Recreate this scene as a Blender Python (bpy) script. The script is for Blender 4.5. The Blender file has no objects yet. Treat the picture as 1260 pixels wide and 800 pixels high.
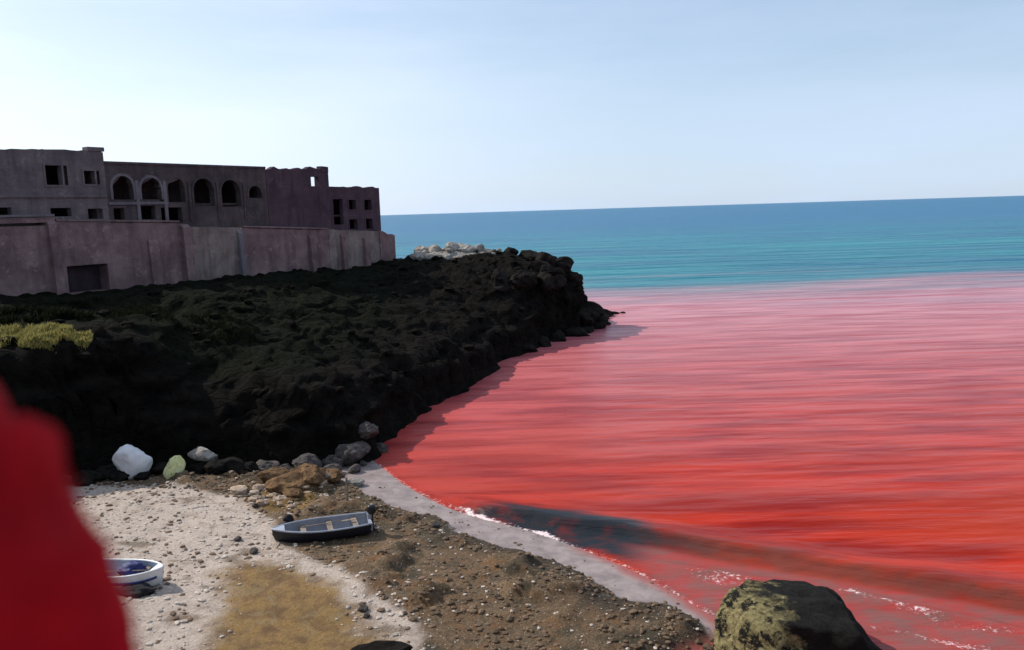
import bpy, bmesh, math, random
import numpy as np
from mathutils import Vector, Matrix, noise as mnoise

random.seed(7)
rng = np.random.default_rng(11)
R = math.radians
scene = bpy.context.scene
C = scene.collection

# ------------------------------------------------------------------ camera
cam_d = bpy.data.cameras.new('camera')
cam = bpy.data.objects.new('camera', cam_d)
C.objects.link(cam)
cam.location = (0, 0, 15)
cam.rotation_euler = (Matrix.Rotation(R(90 - 8.06), 3, 'X') @ Matrix.Rotation(R(-1.76), 3, 'Z')).to_euler()
cam_d.sensor_width = 36
cam_d.lens = 28.26
cam_d.clip_start = 0.05
cam_d.clip_end = 90000
cam_d.dof.use_dof = True
cam_d.dof.focus_distance = 46
cam_d.dof.aperture_fstop = 1.05
scene.camera = cam

# ------------------------------------------------------------------ sky, sun, exposure
SUN_AZ, SUN_EL = -62.0, 40.0            # degrees left of the view direction (+Y), elevation
world = bpy.data.worlds.new('World')
scene.world = world
world.use_nodes = True
wn = world.node_tree
wn.nodes.clear()
sky = wn.nodes.new('ShaderNodeTexSky')
sky.sky_type = 'NISHITA'
sky.sun_disc = False
sky.sun_elevation = R(SUN_EL)
sky.sun_rotation = R(SUN_AZ)
sky.altitude = 0
sky.air_density = 1.0
sky.dust_density = 0.6
sky.ozone_density = 2.0
bg = wn.nodes.new('ShaderNodeBackground')
bg.inputs['Strength'].default_value = 0.13
wout = wn.nodes.new('ShaderNodeOutputWorld')
# thin high veil of cloud, spread evenly over the whole sky
tc = wn.nodes.new('ShaderNodeTexCoord')
mp = wn.nodes.new('ShaderNodeMapping')
mp.inputs['Scale'].default_value = (1.2, 1.2, 6.0)
cn = wn.nodes.new('ShaderNodeTexNoise')
cn.inputs['Scale'].default_value = 1.6
cn.inputs['Detail'].default_value = 7
cn.inputs['Roughness'].default_value = 0.55
cr = wn.nodes.new('ShaderNodeMapRange')
cr.inputs['From Min'].default_value = 0.40
cr.inputs['From Max'].default_value = 0.68
cr.inputs['To Min'].default_value = 0.36
cr.inputs['To Max'].default_value = 0.64
mx = wn.nodes.new('ShaderNodeMix')
mx.data_type = 'RGBA'
dt = wn.nodes.new('ShaderNodeVectorMath'); dt.operation = 'DOT_PRODUCT'
dt.inputs[1].default_value = (math.sin(R(SUN_AZ)) * math.cos(R(SUN_EL)), math.cos(R(SUN_AZ)) * math.cos(R(SUN_EL)), math.sin(R(SUN_EL)))
ph = wn.nodes.new('ShaderNodeMapRange'); ph.interpolation_type = 'SMOOTHSTEP'
ph.inputs['From Min'].default_value = 0.25; ph.inputs['From Max'].default_value = 1.0
vc = wn.nodes.new('ShaderNodeMix'); vc.data_type = 'RGBA'
vc.inputs['A'].default_value = (4.9, 6.05, 7.7, 1)
vc.inputs['B'].default_value = (9.2, 9.8, 10.8, 1)
wn.links.new(tc.outputs['Generated'], dt.inputs[0]); wn.links.new(dt.outputs['Value'], ph.inputs['Value'])
wn.links.new(ph.outputs['Result'], vc.inputs['Factor']); wn.links.new(vc.outputs['Result'], mx.inputs['B'])
wn.links.new(tc.outputs['Generated'], mp.inputs['Vector'])
wn.links.new(mp.outputs['Vector'], cn.inputs['Vector'])
wn.links.new(cn.outputs['Fac'], cr.inputs['Value'])
# the veil thickens towards the horizon all the way round
sx_ = wn.nodes.new('ShaderNodeSeparateXYZ')
hz = wn.nodes.new('ShaderNodeMapRange')
hz.interpolation_type = 'SMOOTHSTEP'
hz.inputs['From Min'].default_value = -0.02
hz.inputs['From Max'].default_value = 0.28
hz.inputs['To Min'].default_value = 0.42
hz.inputs['To Max'].default_value = 0.0
ad = wn.nodes.new('ShaderNodeMath'); ad.operation = 'ADD'; ad.use_clamp = True
wn.links.new(tc.outputs['Generated'], sx_.inputs[0])
wn.links.new(sx_.outputs['Z'], hz.inputs['Value'])
wn.links.new(cr.outputs['Result'], ad.inputs[0]); wn.links.new(hz.outputs['Result'], ad.inputs[1])
wn.links.new(ad.outputs[0], mx.inputs['Factor'])
wn.links.new(sky.outputs['Color'], mx.inputs['A'])
wn.links.new(mx.outputs['Result'], bg.inputs['Color'])
wn.links.new(bg.outputs['Background'], wout.inputs['Surface'])

sun_d = bpy.data.lights.new('sun', 'SUN')
sun = bpy.data.objects.new('sun', sun_d)
C.objects.link(sun)
sun_d.energy = 4.6
sun_d.angle = R(0.53)
sun_d.color = (1.0, 0.93, 0.84)
sdir = Vector((math.sin(R(SUN_AZ)) * math.cos(R(SUN_EL)), math.cos(R(SUN_AZ)) * math.cos(R(SUN_EL)), math.sin(R(SUN_EL))))
sun.rotation_euler = sdir.to_track_quat('Z', 'Y').to_euler()
sun.location = (-60, 30, 60)

scene.view_settings.view_transform = 'Standard'
scene.view_settings.look = 'None'
scene.view_settings.exposure = 0.0
scene.view_settings.gamma = 1.0
scene.view_settings.use_curve_mapping = False

# ------------------------------------------------------------------ noise helpers (numpy)
def _hash(ix, iy, iz, seed):
    h = (ix.astype(np.int64) * 374761393 + iy.astype(np.int64) * 668265263 + iz.astype(np.int64) * 2147483647 + seed * 1274126177) & 0xffffffff
    h = ((h ^ (h >> 13)) * 1274126177) & 0xffffffff
    h = h ^ (h >> 16)
    return (h & 0xffff) / 65535.0

def vnoise(x, y, z=None, seed=0):
    x = np.asarray(x, float); y = np.asarray(y, float)
    z = np.zeros_like(x) if z is None else np.asarray(z, float)
    ix, iy, iz = np.floor(x), np.floor(y), np.floor(z)
    fx, fy, fz = x - ix, y - iy, z - iz
    fx = fx * fx * (3 - 2 * fx); fy = fy * fy * (3 - 2 * fy); fz = fz * fz * (3 - 2 * fz)
    r = 0
    for a in (0, 1):
        for b in (0, 1):
            for c in (0, 1):
                w = (fx if a else 1 - fx) * (fy if b else 1 - fy) * (fz if c else 1 - fz)
                r = r + w * _hash(ix + a, iy + b, iz + c, seed)
    return r * 2 - 1

def fbm(x, y, z=None, octaves=4, seed=0, gain=0.5):
    s, a, t = 0, 1.0, 0
    x = np.asarray(x, float); y = np.asarray(y, float)
    for o in range(octaves):
        k = 2.03 ** o
        s = s + a * vnoise(x * k, y * k, None if z is None else np.asarray(z) * k, seed + o)
        t += a
        a *= gain
    return s / t

def sstep(a, b, v):
    t = np.clip((np.asarray(v, float) - a) / (b - a), 0, 1)
    return t * t * (3 - 2 * t)

def poly_dist(x, y, pts, closed):
    P = np.array(pts, float)
    best = np.full(np.shape(x), 1e9)
    n = len(P) if closed else len(P) - 1
    for i in range(n):
        a, b = P[i], P[(i + 1) % len(P)]
        d = b - a
        t = np.clip(((x - a[0]) * d[0] + (y - a[1]) * d[1]) / (d @ d), 0, 1)
        best = np.minimum(best, np.hypot(x - a[0] - t * d[0], y - a[1] - t * d[1]))
    return best

def inside(x, y, pts):
    P = np.array(pts, float)
    r = np.zeros(np.shape(x), bool)
    for i in range(len(P)):
        a, b = P[i], P[(i + 1) % len(P)]
        if a[1] == b[1]:
            continue
        c = ((a[1] > y) != (b[1] > y)) & (x < (b[0] - a[0]) * (y - a[1]) / (b[1] - a[1]) + a[0])
        r ^= c
    return r

def sdist(x, y, pts):
    d = poly_dist(x, y, pts, True)
    return np.where(inside(x, y, pts), d, -d)

def smooth_poly(pts, closed=True, it=2):
    P = [Vector(p) for p in pts]
    for _ in range(it):
        Q = []
        n = len(P)
        rngi = range(n) if closed else range(n - 1)
        if not closed:
            Q.append(P[0])
        for i in rngi:
            a, b = P[i], P[(i + 1) % n]
            Q += [a * 0.75 + b * 0.25, a * 0.25 + b * 0.75]
        if not closed:
            Q.append(P[-1])
        P = Q
    return [(p.x, p.y) for p in P]

# ------------------------------------------------------------------ plan of the place (metres)
CLIFF = [(-12.4, 45.2), (-9.8, 48.0), (-8.6, 51.5), (-6.4, 59.5), (-2.0, 76), (3.2, 88.5), (8.5, 97), (10.2, 104), (8.8, 112),
         (2, 124), (-14, 134), (-45, 148), (-110, 150), (-110, -60), (-48, -40), (-40, 6), (-36, 20), (-29.5, 34), (-24.5, 42.8), (-22.5, 45.0), (-16, 45.9)]
SHORE = smooth_poly([(-11.5, 52), (-9.6, 49.6), (-8.1, 46.7), (-6.1, 42.9), (-2.7, 38.6), (0.1, 36.7), (2.3, 34.6), (4.3, 32.4), (5.5, 30.6),
         (6.6, 28.6), (7.4, 27.3), (7.2, 26.3), (6.2, 25.4), (4.6, 24.5), (1.0, 22.0), (-2, 17), (-1, 8), (3, -30), (-120, -60), (-120, 60)])
SCARP = smooth_poly([(-11.2, 44.2), (-9.6, 42.6), (-8.0, 40.6), (-5.6, 38.0), (-3.5, 36.9), (-3.3, 35.5), (-1.0, 33.5), (1.0, 32.0), (2.6, 30.4), (3.3, 29.2), (2.9, 28.5),
         (3.9, 28.2), (5.2, 28.0), (6.3, 26.9), (6.55, 26.0), (5.4, 25.0), (3.9, 24.2), (0.5, 21.6), (-3, 17), (-60, 10), (-60, 46)], it=1)
GOLD = smooth_poly([(-11.6, 30.4), (-10.6, 31.3), (-8.9, 30.6), (-7.1, 28.6), (-6.2, 26.5), (-4.6, 25.1), (-3.4, 22.6), (-9.0, 22), (-9.9, 24.5), (-10.3, 27.4)])
# inner, pale sand; what lies between it and the scarp is dark gravel and weed
PALE = smooth_poly([(-30, 43), (-17.0, 41.2), (-13.6, 39.6), (-11.6, 36.4), (-10.2, 33.4), (-7.6, 31.2), (-5.0, 28.5), (-3.2, 26.3), (-3.2, 24.8), (-4.6, 24.4), (-8.5, 22.4), (-9, 14), (-40, 12)])
WAVE = [(-6.5, 42.2), (-3.8, 40.0), (0.5, 37.9), (6.0, 35.1), (13.0, 31.5), (18.5, 28.4), (31, 21.5), (60, 5)]

def terrain(x, y, detail=True):
    x = np.asarray(x, float); y = np.asarray(y, float)
    # beach and sea bed
    sd = sdist(x, y, SHORE)
    sc = sdist(x, y, SCARP) + 0.35 + 0.25 * fbm(x * 1.1, y * 1.1, octaves=3, seed=5)
    zb = np.where(sd > 0, 0.06 * sd, 0.11 * sd)
    zb = np.minimum(zb, 1.25) + 0.32 * sstep(-0.12, 0.22, sc) * sstep(0.2, 1.2, sd)
    zb = np.maximum(zb, -4.0)
    zb = zb + sstep(0.3, 3, sd) * (0.10 * fbm(x * 0.5, y * 0.5, octaves=3, seed=2) + 0.035 * fbm(x * 2.6, y * 2.6, octaves=3, seed=3) * sstep(0, .4, sc))
    zb = zb + 0.9 * np.maximum(0, fbm(x * .55, y * .7, octaves=4, seed=7)) * sstep(0.2, 1.2, sc) * sstep(0.6, -1.0, sdist(x, y, PALE)) * sstep(2.2, 4.0, np.hypot(x + 8.4, y - 34.0))
    # headland
    cd = sdist(x, y, CLIFF) + 1.6 * fbm(x * 0.16, y * 0.16, octaves=3, seed=21) + 0.7 * fbm(x * 0.6, y * 0.6, octaves=3, seed=25)
    T = 9.2 - 0.011 * (y - 66) + 0.7 * fbm(x * .05, y * .05, octaves=2, seed=30)
    T = T - 1.2 * sstep(-2, 10, x) * sstep(85, 100, y)
    T = T + 1.5 * np.exp(-((x + 5) / 9) ** 2 - ((y - 108) / 9) ** 2)
    led = 0.5 + 0.5 * np.tanh(fbm(x * .1, y * .1, octaves=2, seed=41) * 3)
    hi = np.maximum(sstep(84, 101, y), sstep(-19, -25, x) * sstep(62, 54, y))
    lip = 0.44 + 0.42 * hi
    prof = lip * (0.62 + 0.14 * led) * sstep(0, 1.5, cd) + lip * (0.38 - 0.14 * led) * sstep(1.4 + 1.2 * led, 3.8, cd) + (1 - lip) * np.clip((cd - 3.2) / 17, 0, 1)
    zh = T * prof - 3.0 * sstep(0, -2.5, cd)
    m = sstep(0.0, 1.6, cd)
    zh = zh + m * (0.55 * fbm(x * 0.55, y * 0.55, octaves=4, seed=50) + 0.25 * fbm(x * 1.9, y * 1.9, octaves=3, seed=55))
    # grassy knoll on the lip of the cliff
    zh = zh + 0.3 * np.exp(-((x + 30.5) / 4.2) ** 2 - ((y - 50.0) / 2.8) ** 2)
    # hillside the photographer stands on
    hy = 1.9 + 0.35 * fbm(x * 0.35, x * 0 + 3.3, octaves=3, seed=60) * sstep(1.2, 4, np.abs(x))
    hh = 13.35 - 1.75 * np.maximum(0, y - hy)
    hh = np.where(y > hy, hh + 0.5 * fbm(x * .6, y * .6, octaves=4, seed=61) * sstep(0, 1.5, y - hy), hh)
    hh = hh + 0.03 * fbm(x * 2, y * 2, octaves=3, seed=64)
    edge = sstep(46, 30, np.abs(x))
    hh = hh * edge - 5 * (1 - edge)
    z = np.maximum(zb, np.where(cd > -2.4, zh, -9))
    z = np.maximum(z, hh)
    which = np.where(hh >= z - 1e-6, 2, np.where(zb >= z - 1e-6, 0, 1))
    return z, which, sd, sc, cd

def terr_z(x, y):
    return float(terrain(np.array([x]), np.array([y]))[0][0])

# ------------------------------------------------------------------ mesh helpers
def mesh_np(name, verts, faces, mat=None, parent=None, smooth=False, attrs=None):
    me = bpy.data.meshes.new(name)
    V = np.asarray(verts, np.float32)
    Fc = np.asarray(faces, np.int32)
    k = Fc.shape[1]
    me.vertices.add(len(V)); me.vertices.foreach_set('co', V.ravel())
    me.loops.add(Fc.size); me.loops.foreach_set('vertex_index', Fc.ravel())
    me.polygons.add(len(Fc)); me.polygons.foreach_set('loop_start', np.arange(0, Fc.size, k, dtype=np.int32))
    me.polygons.foreach_set('loop_total', np.full(len(Fc), k, np.int32))
    if attrs:
        for an, av in attrs.items():
            a = me.attributes.new(an, 'FLOAT', 'POINT')
            a.data.foreach_set('value', np.asarray(av, np.float32).ravel())
    me.update(calc_edges=True)
    me.polygons.foreach_set('use_smooth', np.full(len(Fc), smooth, bool))
    ob = bpy.data.objects.new(name, me)
    C.objects.link(ob)
    if mat: me.materials.append(mat)
    if parent: ob.parent = parent
    return ob

def obj_bm(name, bm, mat=None, parent=None, smooth=False, recalc=True):
    if recalc:
        bmesh.ops.recalc_face_normals(bm, faces=bm.faces)
    me = bpy.data.meshes.new(name)
    bm.to_mesh(me); bm.free()
    if smooth:
        me.polygons.foreach_set('use_smooth', np.ones(len(me.polygons), bool))
    ob = bpy.data.objects.new(name, me)
    C.objects.link(ob)
    if mat: me.materials.append(mat)
    if parent: ob.parent = parent
    return ob

def tag(o, label=None, cat=None, group=None, kind=None):
    if label: o['label'] = label
    if cat: o['category'] = cat
    if group: o['group'] = group
    if kind: o['kind'] = kind
    return o

def empty(name, loc, rz=0.0):
    o = bpy.data.objects.new(name, None)
    C.objects.link(o)
    o.location = loc
    o.rotation_euler = (0, 0, rz)
    o.empty_display_size = 0.3
    return o

def box(bm, x0, x1, y0, y1, z0, z1):
    v = [bm.verts.new(p) for p in ((x0, y0, z0), (x1, y0, z0), (x1, y1, z0), (x0, y1, z0), (x0, y0, z1), (x1, y0, z1), (x1, y1, z1), (x0, y1, z1))]
    for f in ((0, 3, 2, 1), (4, 5, 6, 7), (0, 1, 5, 4), (1, 2, 6, 5), (2, 3, 7, 6), (3, 0, 4, 7)):
        bm.faces.new([v[i] for i in f])
    return v

def tube(bm, pts, rad, seg=8, cap=True):
    pts = [Vector(p) for p in pts]
    rad = rad if isinstance(rad, (list, tuple)) else [rad] * len(pts)
    rings = []
    for i, p in enumerate(pts):
        d = (pts[min(i + 1, len(pts) - 1)] - pts[max(i - 1, 0)]).normalized()
        a = d.cross(Vector((0, 0, 1)))
        if a.length < 1e-3: a = d.cross(Vector((1, 0, 0)))
        a.normalize(); b = d.cross(a)
        rings.append([bm.verts.new(p + rad[i] * (math.cos(2 * math.pi * k / seg) * a + math.sin(2 * math.pi * k / seg) * b)) for k in range(seg)])
    for i in range(len(rings) - 1):
        for k in range(seg):
            bm.faces.new((rings[i][k], rings[i][(k + 1) % seg], rings[i + 1][(k + 1) % seg], rings[i + 1][k]))
    if cap:
        bm.faces.new(rings[0][::-1]); bm.faces.new(rings[-1])

# ------------------------------------------------------------------ material helpers
class M:
    def __init__(s, name):
        s.m = bpy.data.materials.new(name); s.m.use_nodes = True
        s.t = s.m.node_tree; s.t.nodes.clear()
        s.out = s.t.nodes.new('ShaderNodeOutputMaterial')
        s.b = s.t.nodes.new('ShaderNodeBsdfPrincipled')
        s.t.links.new(s.b.outputs[0], s.out.inputs[0])
    def n(s, typ, **kw):
        n = s.t.nodes.new(typ)
        for k, v in kw.items():
            if k in n.inputs: n.inputs[k].default_value = v
            else: setattr(n, k, v)
        return n
    def l(s, a, b): s.t.links.new(a, b)
    def pos(s, scale=(1, 1, 1), rot=(0, 0, 0), obj=False):
        if obj:
            g = s.n('ShaderNodeTexCoord').outputs['Object']
        else:
            g = s.n('ShaderNodeNewGeometry').outputs['Position']
        mp = s.n('ShaderNodeMapping')
        mp.inputs['Scale'].default_value = scale; mp.inputs['Rotation'].default_value = rot
        s.l(g, mp.inputs['Vector'])
        return mp.outputs[0]
    def noise(s, vec, scale, detail=5, rough=0.55, dist=0.0):
        n = s.n('ShaderNodeTexNoise', Scale=scale, Detail=detail, Roughness=rough, Distortion=dist)
        s.l(vec, n.inputs['Vector'])
        return n.outputs['Fac']
    def ramp(s, fac, a, b, lo=0.0, hi=1.0):
        r = s.n('ShaderNodeMapRange')
        r.inputs['From Min'].default_value = a; r.inputs['From Max'].default_value = b
        r.inputs['To Min'].default_value = lo; r.inputs['To Max'].default_value = hi
        s.l(fac, r.inputs['Value'])
        return r.outputs[0]
    def math(s, op, a, b=None):
        m = s.n('ShaderNodeMath', operation=op)
        for i, v in enumerate((a, b)):
            if v is None: continue
            if isinstance(v, (int, float)): m.inputs[i].default_value = v
            else: s.l(v, m.inputs[i])
        return m.outputs[0]
    def mix(s, fac, a, b):
        m = s.n('ShaderNodeMix', data_type='RGBA')
        for key, v in (('Factor', fac), ('A', a), ('B', b)):
            sock = [i for i in m.inputs if i.name == key and i.enabled][0]
            if isinstance(v, (int, float)): sock.default_value = v
            elif isinstance(v, tuple): sock.default_value = (*v, 1) if len(v) == 3 else v
            else: s.l(v, sock)
        return [o for o in m.outputs if o.enabled][0]
    def attr(s, name):
        return s.n('ShaderNodeAttribute', attribute_name=name).outputs['Fac']
    def bump(s, h, strength, dist, prev=None):
        b = s.n('ShaderNodeBump', Strength=strength, Distance=dist)
        s.l(h, b.inputs['Height'])
        if prev: s.l(prev, b.inputs['Normal'])
        return b.outputs[0]
    def base(s, c):
        if isinstance(c, tuple): s.b.inputs['Base Color'].default_value = (*c, 1)
        else: s.l(c, s.b.inputs['Base Color'])
    def rough(s, v):
        if isinstance(v, (int, float)): s.b.inputs['Roughness'].default_value = v
        else: s.l(v, s.b.inputs['Roughness'])
    def spec(s, v): s.b.inputs['Specular IOR Level'].default_value = v
    def normal(s, v): s.l(v, s.b.inputs['Normal'])

def mottled(name, c1, c2, scale=3.0, rough=0.8, bump=0.3, bdist=0.03, obj=True, c3=None, spec=0.3):
    m = M(name)
    p = m.pos(obj=obj)
    n1 = m.noise(p, scale, 6, 0.62)
    col = m.mix(m.ramp(n1, 0.35, 0.65), c1, c2)
    if c3:
        n3 = m.noise(p, scale * 2.7, 5, 0.7, 0.6)
        col = m.mix(m.ramp(n3, 0.56, 0.66), col, c3)
    m.base(col); m.rough(rough); m.spec(spec)
    if bump: m.normal(m.bump(m.noise(p, scale * 3, 8, 0.68), bump, bdist))
    return m.m

# sand, gravel, weed and wet sand of the beach
def mat_beach():
    m = M('beach_ground')
    p = m.pos()
    n_f = m.noise(p, 9.0, 6, 0.7)
    n_m = m.noise(p, 1.3, 6, 0.62, 0.4)
    n_l = m.noise(p, 0.35, 4, 0.55)
    pale = m.mix(m.ramp(n_f, 0.3, 0.7), (0.40, 0.32, 0.265), (0.60, 0.51, 0.43))
    pale = m.mix(m.ramp(n_m, 0.50, 0.68, 0, 0.75), pale, (0.24, 0.175, 0.13))
    speck = m.noise(p, 6.5, 3, 0.8, 0.3)
    pale = m.mix(m.math('MULTIPLY', m.ramp(speck, 0.60, 0.66), m.ramp(n_l, 0.40, 0.58)), pale, (0.07, 0.045, 0.035))
    dark = m.mix(m.ramp(n_f, 0.32, 0.68), (0.055, 0.037, 0.020), (0.20, 0.135, 0.078))
    dark = m.mix(m.ramp(n_m, 0.46, 0.62, 0, 0.8), dark, (0.17, 0.085, 0.035))
    dark = m.mix(m.ramp(m.noise(p, 0.55, 6, .65, .6), 0.50, 0.60, 0, .8), dark, (0.045, 0.038, 0.022))
    dark = m.mix(m.ramp(m.noise(p, 0.42, 6, .65, 1.2), 0.56, 0.66, 0, .7), dark, (0.20, 0.13, 0.075))
    dark = m.mix(m.ramp(m.noise(p, 14, 2, 0.5), 0.66, 0.72), dark, (0.42, 0.36, 0.30))
    dark = m.mix(m.math('MULTIPLY', m.attr('damp_shade'), 0.85), dark, m.mix(m.ramp(n_f, .35, .65), (0.012, 0.011, 0.009), (0.05, 0.042, 0.032)))
    gold = m.mix(m.ramp(n_f, 0.3, 0.7), (0.17, 0.088, 0.018), (0.30, 0.175, 0.042))
    gold = m.mix(m.ramp(n_m, 0.44, 0.62, 0, .85), gold, (0.12, 0.062, 0.022))
    gold = m.mix(m.ramp(m.noise(p, 0.8, 6, .7, .9), .54, .64, 0, .7), gold, (0.24, 0.17, 0.075))
    wet = m.mix(m.ramp(n_m, 0.35, 0.7), (0.20, 0.155, 0.145), (0.34, 0.275, 0.255))
    col = m.mix(m.attr('gravel'), pale, dark)
    col = m.mix(m.attr('gold'), col, gold)
    col = m.mix(m.attr('wet'), col, wet)
    col = m.mix(m.attr('red'), col, (0.30, 0.075, 0.06))
    m.base(col)
    m.rough(m.mix(m.attr('wet'), (0.9, 0.9, 0.9), (0.42, 0.42, 0.42)))
    m.spec(0.25)
    dry = m.math('SUBTRACT', 1.0, m.attr('wet'))
    h = m.math('MULTIPLY', m.noise(p, 5.0, 9, 0.75), m.math('ADD', m.math('MULTIPLY', dry, 0.92), 0.08))
    m.normal(m.bump(h, 0.9, 0.16))
    return m.m

def mat_cliff():
    m = M('cliff_rock')
    p = m.pos()
    st = m.pos(scale=(0.25, 0.25, 1.6))
    n1 = m.noise(p, 0.9, 7, 0.65)
    n2 = m.noise(st, 1.4, 6, 0.6, 0.5)
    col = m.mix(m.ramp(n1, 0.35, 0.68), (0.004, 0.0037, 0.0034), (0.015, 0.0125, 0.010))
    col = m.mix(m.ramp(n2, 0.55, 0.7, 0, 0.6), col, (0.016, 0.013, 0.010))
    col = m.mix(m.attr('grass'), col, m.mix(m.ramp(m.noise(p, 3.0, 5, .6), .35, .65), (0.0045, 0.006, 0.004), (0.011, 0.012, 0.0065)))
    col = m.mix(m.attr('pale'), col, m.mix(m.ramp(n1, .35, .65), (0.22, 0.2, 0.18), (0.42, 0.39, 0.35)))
    m.base(col); m.rough(0.95); m.spec(0.03)
    vo = m.n('ShaderNodeTexVoronoi', feature='DISTANCE_TO_EDGE', Scale=0.75); m.l(m.pos(scale=(1, 1, 1.7)), vo.inputs['Vector'])
    crack = m.ramp(vo.outputs['Distance'], 0.0, 0.12)
    m.normal(m.bump(m.math('ADD', m.math('ADD', m.noise(p, 2.2, 9, 0.7), m.math('MULTIPLY', n2, 0.8)), m.math('MULTIPLY', crack, 0.3)), 0.9, 0.35))
    return m.m

def mat_hill():
    m = M('hillside_soil')
    p = m.pos()
    n1 = m.noise(p, 2.0, 7, 0.65)
    m.base(m.mix(m.ramp(n1, .35, .65), (0.16, 0.12, 0.085), (0.30, 0.235, 0.175)))
    m.rough(0.95); m.spec(0.15)
    m.normal(m.bump(m.noise(p, 7, 8, 0.7), 0.7, 0.08))
    return m.m

def mat_sea():
    m = M('sea_water')
    p = m.pos()
    sep = m.n('ShaderNodeSeparateXYZ'); m.l(p, sep.inputs[0])
    y = sep.outputs['Y']
    # stained red near the beach, clear blue farther out, edge drawn out in streaks
    edge_n = m.noise(m.pos(scale=(0.010, 0.05, 1)), 1.0, 5, 0.6, 0.3)
    yy = m.math('ADD', y, m.ramp(edge_n, 0.25, 0.75, -30, 30))
    blue = m.ramp(yy, 112, 182)
    blue.node.interpolation_type = 'SMOOTHSTEP'
    streak = m.noise(m.pos(scale=(0.07, 0.5, 1), rot=(0, 0, R(4))), 1.0, 6, 0.62, 0.2)
    red = m.mix(m.ramp(streak, 0.42, 0.60), (0.23, 0.006, 0.001), (0.44, 0.022, 0.003))
    cl = m.noise(m.pos(scale=(0.05, 0.09, 1)), 1.0, 5, .6, .8)
    red = m.mix(m.ramp(cl, .40, .66, 0, .75), red, (0.38, 0.034, 0.009))
    red = m.mix(m.ramp(y, 36, 118), red, m.mix(m.ramp(streak, 0.40, 0.58), (0.38, 0.125, 0.150), (0.52, 0.22, 0.25)))  # farther water paled to pink, sky reflection painted into the colour
    bl = m.mix(m.ramp(m.noise(m.pos(scale=(0.006, 0.02, 1)), 1.0, 5, .6), 0.35, 0.65), (0.0, 0.10, 0.175), (0.001, 0.20, 0.225))
    bl = m.mix(m.ramp(y, 200, 700), bl, (0.001, 0.115, 0.235))
    col = m.mix(blue, red, bl)
    # dark band along the shore break, foam
    sn = m.noise(m.pos(scale=(0.6, 1.0, 1)), 1.2, 5, 0.6, 0.4)
    dark_band = m.math('MULTIPLY', m.attr('dark_band'), m.ramp(sn, 0.25, 0.5, 0.72, 1.0))
    col = m.mix(dark_band, col, m.mix(m.ramp(sep.outputs['X'], 5.0, 9.0), (0.020, 0.024, 0.030), (0.11, 0.048, 0.038)))
    wash = m.attr('wash')
    col = m.mix(wash, col, m.mix(m.ramp(sn, 0.35, 0.65), (0.20, 0.085, 0.075), (0.34, 0.05, 0.045)))
    fn = m.noise(m.pos(scale=(1, 1.3, 1)), 5.0, 5, 0.7, 0.8)
    foam = m.ramp(m.math('ADD', m.math('MULTIPLY', m.attr('foam'), 0.62), fn), 0.84, 1.0)
    col = m.mix(foam, col, (0.80, 0.66, 0.65))
    m.base(col)
    m.rough(m.mix(foam, (0.30, 0.30, 0.30), (0.7, 0.7, 0.7)))
    m.b.inputs['IOR'].default_value = 1.33
    m.spec(0.09)
    b1 = m.noise(m.pos(scale=(0.10, 0.55, 1), rot=(0, 0, R(3))), 1.0, 5, 0.6, 0.15)
    b2 = m.noise(m.pos(scale=(0.55, 2.2, 1), rot=(0, 0, R(-6))), 1.0, 4, 0.6, 0.2)
    b3 = m.noise(m.pos(scale=(0.02, 0.10, 1), rot=(0, 0, R(2))), 1.0, 4, 0.6, 0.1)
    bn = m.n('ShaderNodeBump', Distance=4.0); m.l(b3, bn.inputs['Height'])
    m.l(m.ramp(y, 70, 190, 0.22, 0.95), bn.inputs['Strength'])      # the open sea is rougher than the bay
    nn = bn.outputs[0]
    nn = m.bump(b1, 0.45, 0.34, nn)
    nn = m.bump(b2, 0.30, 0.06, nn)
    nn = m.bump(m.math('MULTIPLY', fn, m.math('ADD', m.attr('foam'), 0.05)), 0.6, 0.12, nn)
    m.normal(nn)
    return m.m

def mat_stone(name, c1, c2, stain, course=0.5):
    m = M(name)
    p = m.pos(obj=True)
    n1 = m.noise(p, 0.45, 7, 0.62, 0.3)
    n2 = m.noise(m.pos(scale=(1.1, 1.1, 0.14), obj=True), 1.3, 6, 0.6)
    col = m.mix(m.ramp(n1, 0.33, 0.67), c1, c2)
    col = m.mix(m.ramp(n2, 0.48, 0.70, 0, 0.5), col, stain)
    col = m.mix(m.ramp(m.noise(p, 0.9, 6, .7, 1.0), 0.58, 0.64, 0, .6), col, tuple(min(1, v * 1.25) for v in c2))
    col = m.mix(m.ramp(m.noise(p, 5.0, 6, .7), 0.55, 0.75, 0, .5), col, tuple(v * 0.55 for v in c1))
    m.base(col); m.rough(0.92); m.spec(0.12)
    br = m.n('ShaderNodeTexBrick', Scale=1.0)
    br.inputs['Brick Width'].default_value = course * 1.7; br.inputs['Row Height'].default_value = course
    br.inputs['Mortar Size'].default_value = 0.025; br.inputs['Mortar Smooth'].default_value = 0.6
    sp = m.n('ShaderNodeSeparateXYZ'); m.l(p, sp.inputs[0])
    cb = m.n('ShaderNodeCombineXYZ')
    m.l(m.math('ADD', sp.outputs[0], sp.outputs[1]), cb.inputs[0]); m.l(sp.outputs[2], cb.inputs[1])
    wob = m.n('ShaderNodeTexNoise', Scale=0.9, Detail=3.0); m.l(p, wob.inputs['Vector'])
    va = m.n('ShaderNodeVectorMath', operation='MULTIPLY_ADD'); m.l(wob.outputs['Color'], va.inputs[0])
    va.inputs[1].default_value = (0.9, 0.5, 0); m.l(cb.outputs[0], va.inputs[2])
    m.l(va.outputs[0], br.inputs['Vector'])
    h = m.math('ADD', m.math('MULTIPLY', br.outputs['Fac'], -0.14), m.noise(p, 2.6, 8, 0.7))
    m.normal(m.bump(h, 0.8, 0.12))
    return m.m

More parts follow.
